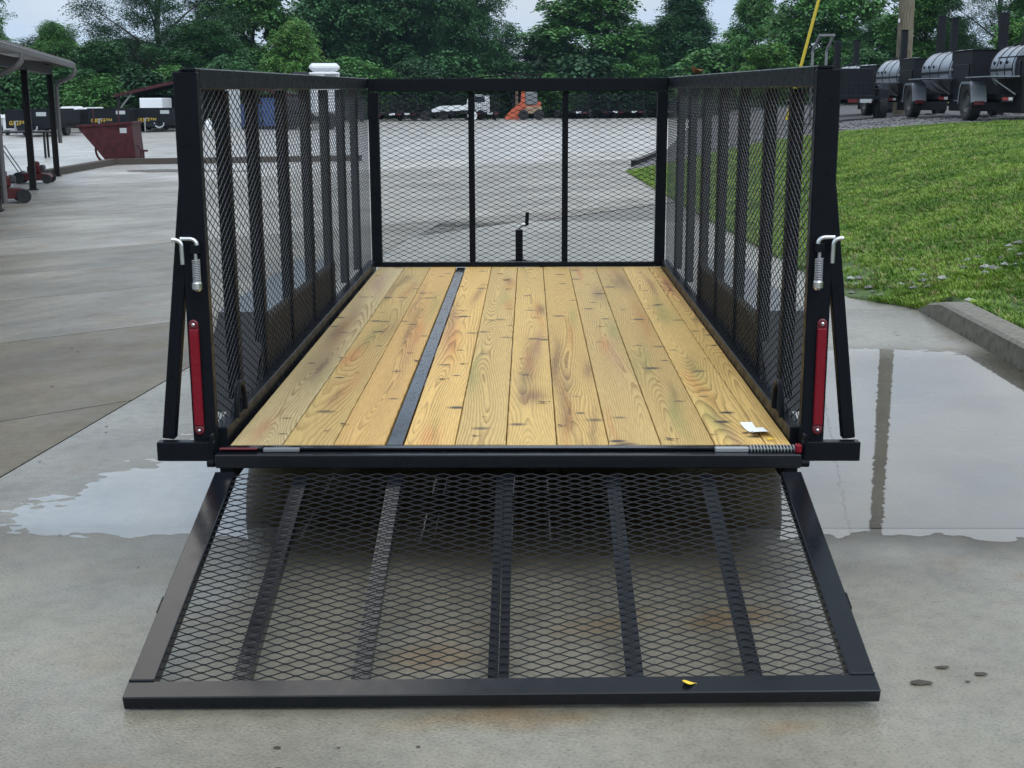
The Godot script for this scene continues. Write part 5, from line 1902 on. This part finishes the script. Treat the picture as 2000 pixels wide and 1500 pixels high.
func crown(key: String, height: float, radius: float, low: float, kind: int, shape: String, count: int, per: int, seed_: int) -> void:
	var r := RandomNumberGenerator.new()
	r.seed = seed_
	var lobes := []
	for i in count:
		var k := (i + r.randf()) / count
		var y := lerpf(low, height, 0.03 + 0.94 * k)
		var wide := sin(PI * clampf(0.15 + 0.78 * k, 0.0, 1.0))
		if shape == "cone":
			wide = clampf(1.1 - k, 0.08, 1.0)
		elif shape == "airy":
			wide = 0.35 + 0.75 * sin(PI * clampf(0.25 + 0.7 * k, 0.0, 1.0))
		var a := i * 2.4 + r.randf_range(-0.6, 0.6)
		var out := radius * wide * sqrt(r.randf_range(0.10, 1.0)) * 0.9
		var lr := radius * r.randf_range(0.17, 0.34) * (0.8 if shape == "airy" else 1.0) * (0.7 if shape == "cone" else 1.0)
		lobes.append([Vector3(cos(a) * out, y, sin(a) * out), lr])
	var mb := MB.new()
	if shape != "bush":
		var pts := []
		var rad := []
		var r0 := 0.020 * height
		for i in 7:
			var k := i / 6.0
			pts.append(Vector3(r.randf_range(-0.15, 0.15) * k * radius * 0.4, -0.1 + height * 0.88 * k, r.randf_range(-0.15, 0.15) * k))
			rad.append(r0 * (1.0 - 0.85 * k) + 0.01)
		mb.tube(pts, rad, 9)
		for i in lobes.size():
			if i % 2 == 0:
				var c: Vector3 = lobes[i][0]
				var y0 := clampf(c.y - Vector2(c.x, c.z).length() * 0.7, low * 0.6, height * 0.8)
				var k := y0 / (height * 0.88)
				var st: Vector3 = pts[clampi(int(k * 6.0), 0, 6)]
				st.y = y0
				mb.tube([st, st.lerp(c, 0.5) + Vector3.UP * 0.1, c], [r0 * 0.32, r0 * 0.2, r0 * 0.06], 5, false)
	else:
		for i in 6:
			var c: Vector3 = lobes[i * 2][0]
			mb.tube([Vector3(c.x * 0.1, -0.05, c.z * 0.1), c * 0.55, c], [0.04, 0.025, 0.008], 5, false)
	# leaf sprays through the lobes, joined into one crown
	var twigs := [twig(kind, seed_ + 1), twig(kind, seed_ + 2), twig(kind, seed_ + 3)]
	var v := PackedVector3Array()
	var n := PackedVector3Array()
	var cc := PackedColorArray()
	var ix := PackedInt32Array()
	for q in lobes:
		var c: Vector3 = q[0]
		var lr: float = q[1]
		var lt := r.randf_range(0.72, 1.3)
		for i in per:
			var d := Vector3(r.randfn(), r.randfn() * 0.8 + 0.25, r.randfn()).normalized()
			var p := c + d * lr * pow(r.randf(), 0.42) * Vector3(1.3, 0.75, 1.3)
			if p.y < 0.1:
				continue
			var t: MB = twigs[i % 3]
			var bs := Basis(Vector3.UP, r.randf() * TAU) * Basis(Vector3.RIGHT, r.randf_range(-0.5, 0.5))
			var s := r.randf_range(0.7, 1.25)
			var base := v.size()
			v.append_array(Transform3D(bs.scaled(Vector3.ONE * s), p) * t.v)
			n.append_array(Transform3D(bs, Vector3.ZERO) * t.n)
			var g := lt * r.randf_range(0.65, 1.35)
			var col := PackedColorArray()
			col.resize(t.v.size())
			col.fill(Color(g * r.randf_range(0.85, 1.25), g, g * r.randf_range(0.85, 1.1)))
			cc.append_array(col)
			for k in t.ix:
				ix.append(base + k)
	var a := []
	a.resize(Mesh.ARRAY_MAX)
	a[Mesh.ARRAY_VERTEX] = v
	a[Mesh.ARRAY_NORMAL] = n
	a[Mesh.ARRAY_COLOR] = cc
	a[Mesh.ARRAY_INDEX] = ix
	var m := ArrayMesh.new()
	m.add_surface_from_arrays(Mesh.PRIMITIVE_TRIANGLES, a)
	crowns[key] = [m, mb.mesh(), height, radius]

func plant(called: String, label: String, category: String, at: Vector3, height: float, radius: float, key: String, leaf: Material, turn: float, group: String) -> void:
	var t := thing(called, label, category, at, turn, group)
	var q: Array = crowns[key]
	var s := Vector3(radius / q[3], height / q[2], radius / q[3])
	part("stem" if called == "bush" else "trunk", q[1], M.bark, t).scale = s
	part("crown", q[0], leaf, t).scale = s

func trees() -> void:
	crown("round", 10.0, 3.8, 1.2, 0, "round", 40, 42, 611)
	crown("broad", 10.0, 3.8, 1.0, 1, "round", 36, 46, 622)
	crown("broad2", 10.0, 3.8, 0.8, 1, "round", 44, 38, 633)
	crown("airy", 12.0, 4.2, 2.6, 2, "airy", 46, 44, 644)
	crown("cone", 10.0, 3.2, 0.6, 0, "cone", 46, 36, 655)
	crown("bush", 2.6, 1.8, 0.2, 1, "bush", 16, 34, 666)
	crown("bush2", 2.6, 1.8, 0.2, 0, "bush", 18, 34, 677)
	var place := func(px: float, dist: float) -> Vector3:
		var x := (px - 1035.0) / 2560.0 * dist + 0.07
		var z := 4.57 - dist * 0.985
		return Vector3(x, bank(x, z) if x > edge_x(z) else 0.0, z)
	var tint := func(c: Color) -> StandardMaterial3D:
		var m: StandardMaterial3D = M.leaf.duplicate()
		m.albedo_color = c.linear_to_srgb()
		return m
	var mats := {"dark": tint.call(Color(0.046, 0.124, 0.044)), "mid": tint.call(Color(0.080, 0.200, 0.052)), "light": tint.call(Color(0.105, 0.235, 0.05)), "cool": tint.call(Color(0.038, 0.092, 0.042))}
	# label, across (px of the photograph's 2000), width, top, distance, crown, colour
	var list := [
		["feathery green tree rising behind the left end of the brown shed", -5, 140, -50, 90, "round", "mid"],
		["round green tree just right of the brown shed's gutter", 150, 125, 52, 86, "round", "mid"],
		["low dark tree between the round tree and the tall airy tree at the left", 232, 130, 84, 84, "broad", "dark"],
		["tall airy dark tree with its trunk showing against the sky at the left", 345, 270, -190, 92, "airy", "cool"],
		["dark leafy tree behind the left corner post", 425, 190, 52, 88, "round", "dark"],
		["broad green tree left of the white truck's roof", 520, 200, -70, 98, "broad", "mid"],
		["bright yellow-green tree beside the white truck's roof", 598, 105, 54, 92, "broad2", "light"],
		["dark tree right behind the white truck's roof", 690, 190, -70, 122, "broad2", "dark"],
		["big dark tree above the left end of the trailer's front rail", 800, 210, -90, 126, "broad", "dark"],
		["tall tree left of the bright gap in the middle of the tree line", 912, 180, -80, 124, "round", "dark"],
		["low tree in front of the bright gap in the tree line", 1010, 110, 128, 122, "broad", "dark"],
		["wide green tree right of the bright gap in the tree line", 1152, 220, -10, 124, "broad2", "mid"],
		["low green tree between the wide tree and the pointed tree", 1248, 130, 62, 121, "broad", "mid"],
		["pointed dark green tree above the trailer's right rail", 1325, 180, -8, 120, "cone", "dark"],
		["low tree under the sky gap right of the pointed tree", 1405, 110, 92, 116, "round", "mid"],
		["mid-green tree left of the yellow guy guard", 1458, 110, 0, 104, "broad2", "mid"],
		["light green bushy tree just above the right rail", 1475, 110, 96, 84, "broad", "light"],
		["large green tree behind the yellow guy guard", 1590, 190, -80, 92, "broad2", "mid"],
		["low dark tree under the small sky gap left of the utility pole", 1688, 120, 52, 80, "round", "dark"],
		["green tree directly behind the utility pole", 1770, 150, -30, 74, "broad", "mid"],
		["tall tree with sky showing through it at the right", 1905, 200, -110, 70, "airy", "dark"],
		["leafy tree at the right edge of the view", 2005, 170, -30, 66, "broad2", "mid"],
		["low light green tree behind the nearest smoker", 1945, 110, 64, 62, "broad", "light"],
		["dark tree beyond the left edge of the view", -160, 250, -60, 86, "round", "dark"],
		["dark tree beyond the right edge of the view", 2170, 250, -60, 64, "broad", "dark"],
	]
	var r := RandomNumberGenerator.new()
	r.seed = 800
	for i in list.size():
		var q: Array = list[i]
		var at: Vector3 = place.call(q[1], q[4])
		var top: float = 1.646 + (192.0 - q[3]) / 2560.0 * q[4] - at.y
		plant("tree", q[0], "tree", at, top, q[2] * 0.5 / 2560.0 * q[4] * 1.05, q[5], mats[q[6]], i * 1.3, "trees along the far side of the yard")
	for i in 36:
		var px := -60.0 + i * 60.0 + r.randf_range(-15, 15)
		var dist: float = lerpf(83, 119, smoothstep(480, 760, px)) if px < 1100 else lerpf(118, 58, smoothstep(1250, 1900, px))
		dist += r.randf_range(-2.0, 2.0)
		var at: Vector3 = place.call(px, dist)
		var top := 1.646 + (192.0 - r.randf_range(112, 160)) / 2560.0 * dist - at.y
		plant("bush", "dark green bush in the thicket at the foot of the tree line", "bush", at, top, 55.0 / 2560.0 * dist * r.randf_range(1.0, 1.35), ["bush", "bush2"][i % 2], mats[["dark", "dark", "mid", "cool"][r.randi() % 4]], r.randf() * TAU, "bushes at the foot of the tree line")
	# more trees close the wood behind
	for i in 18:
		var px := -120.0 + i * 135.0 + r.randf_range(-30, 30)
		var dist: float = 138.0 if px > 480 and px < 1480 else 106.0
		var at: Vector3 = place.call(px, dist)
		var top := 1.646 + (192.0 - r.randf_range(75, 120)) / 2560.0 * dist - at.y
		plant("tree", "dark tree deep in the wood behind the tree line", "tree", at, top, 90.0 / 2560.0 * dist, ["round", "broad"][i % 2], mats.cool, r.randf() * TAU, "trees deep in the wood")

func _ready() -> void:
	surroundings()
	materials()
	plank_material()
	ground()
	trailer()
	left_background()
	far_row()
	right_background()
	trees()
	grass_and_stones()
	bits()
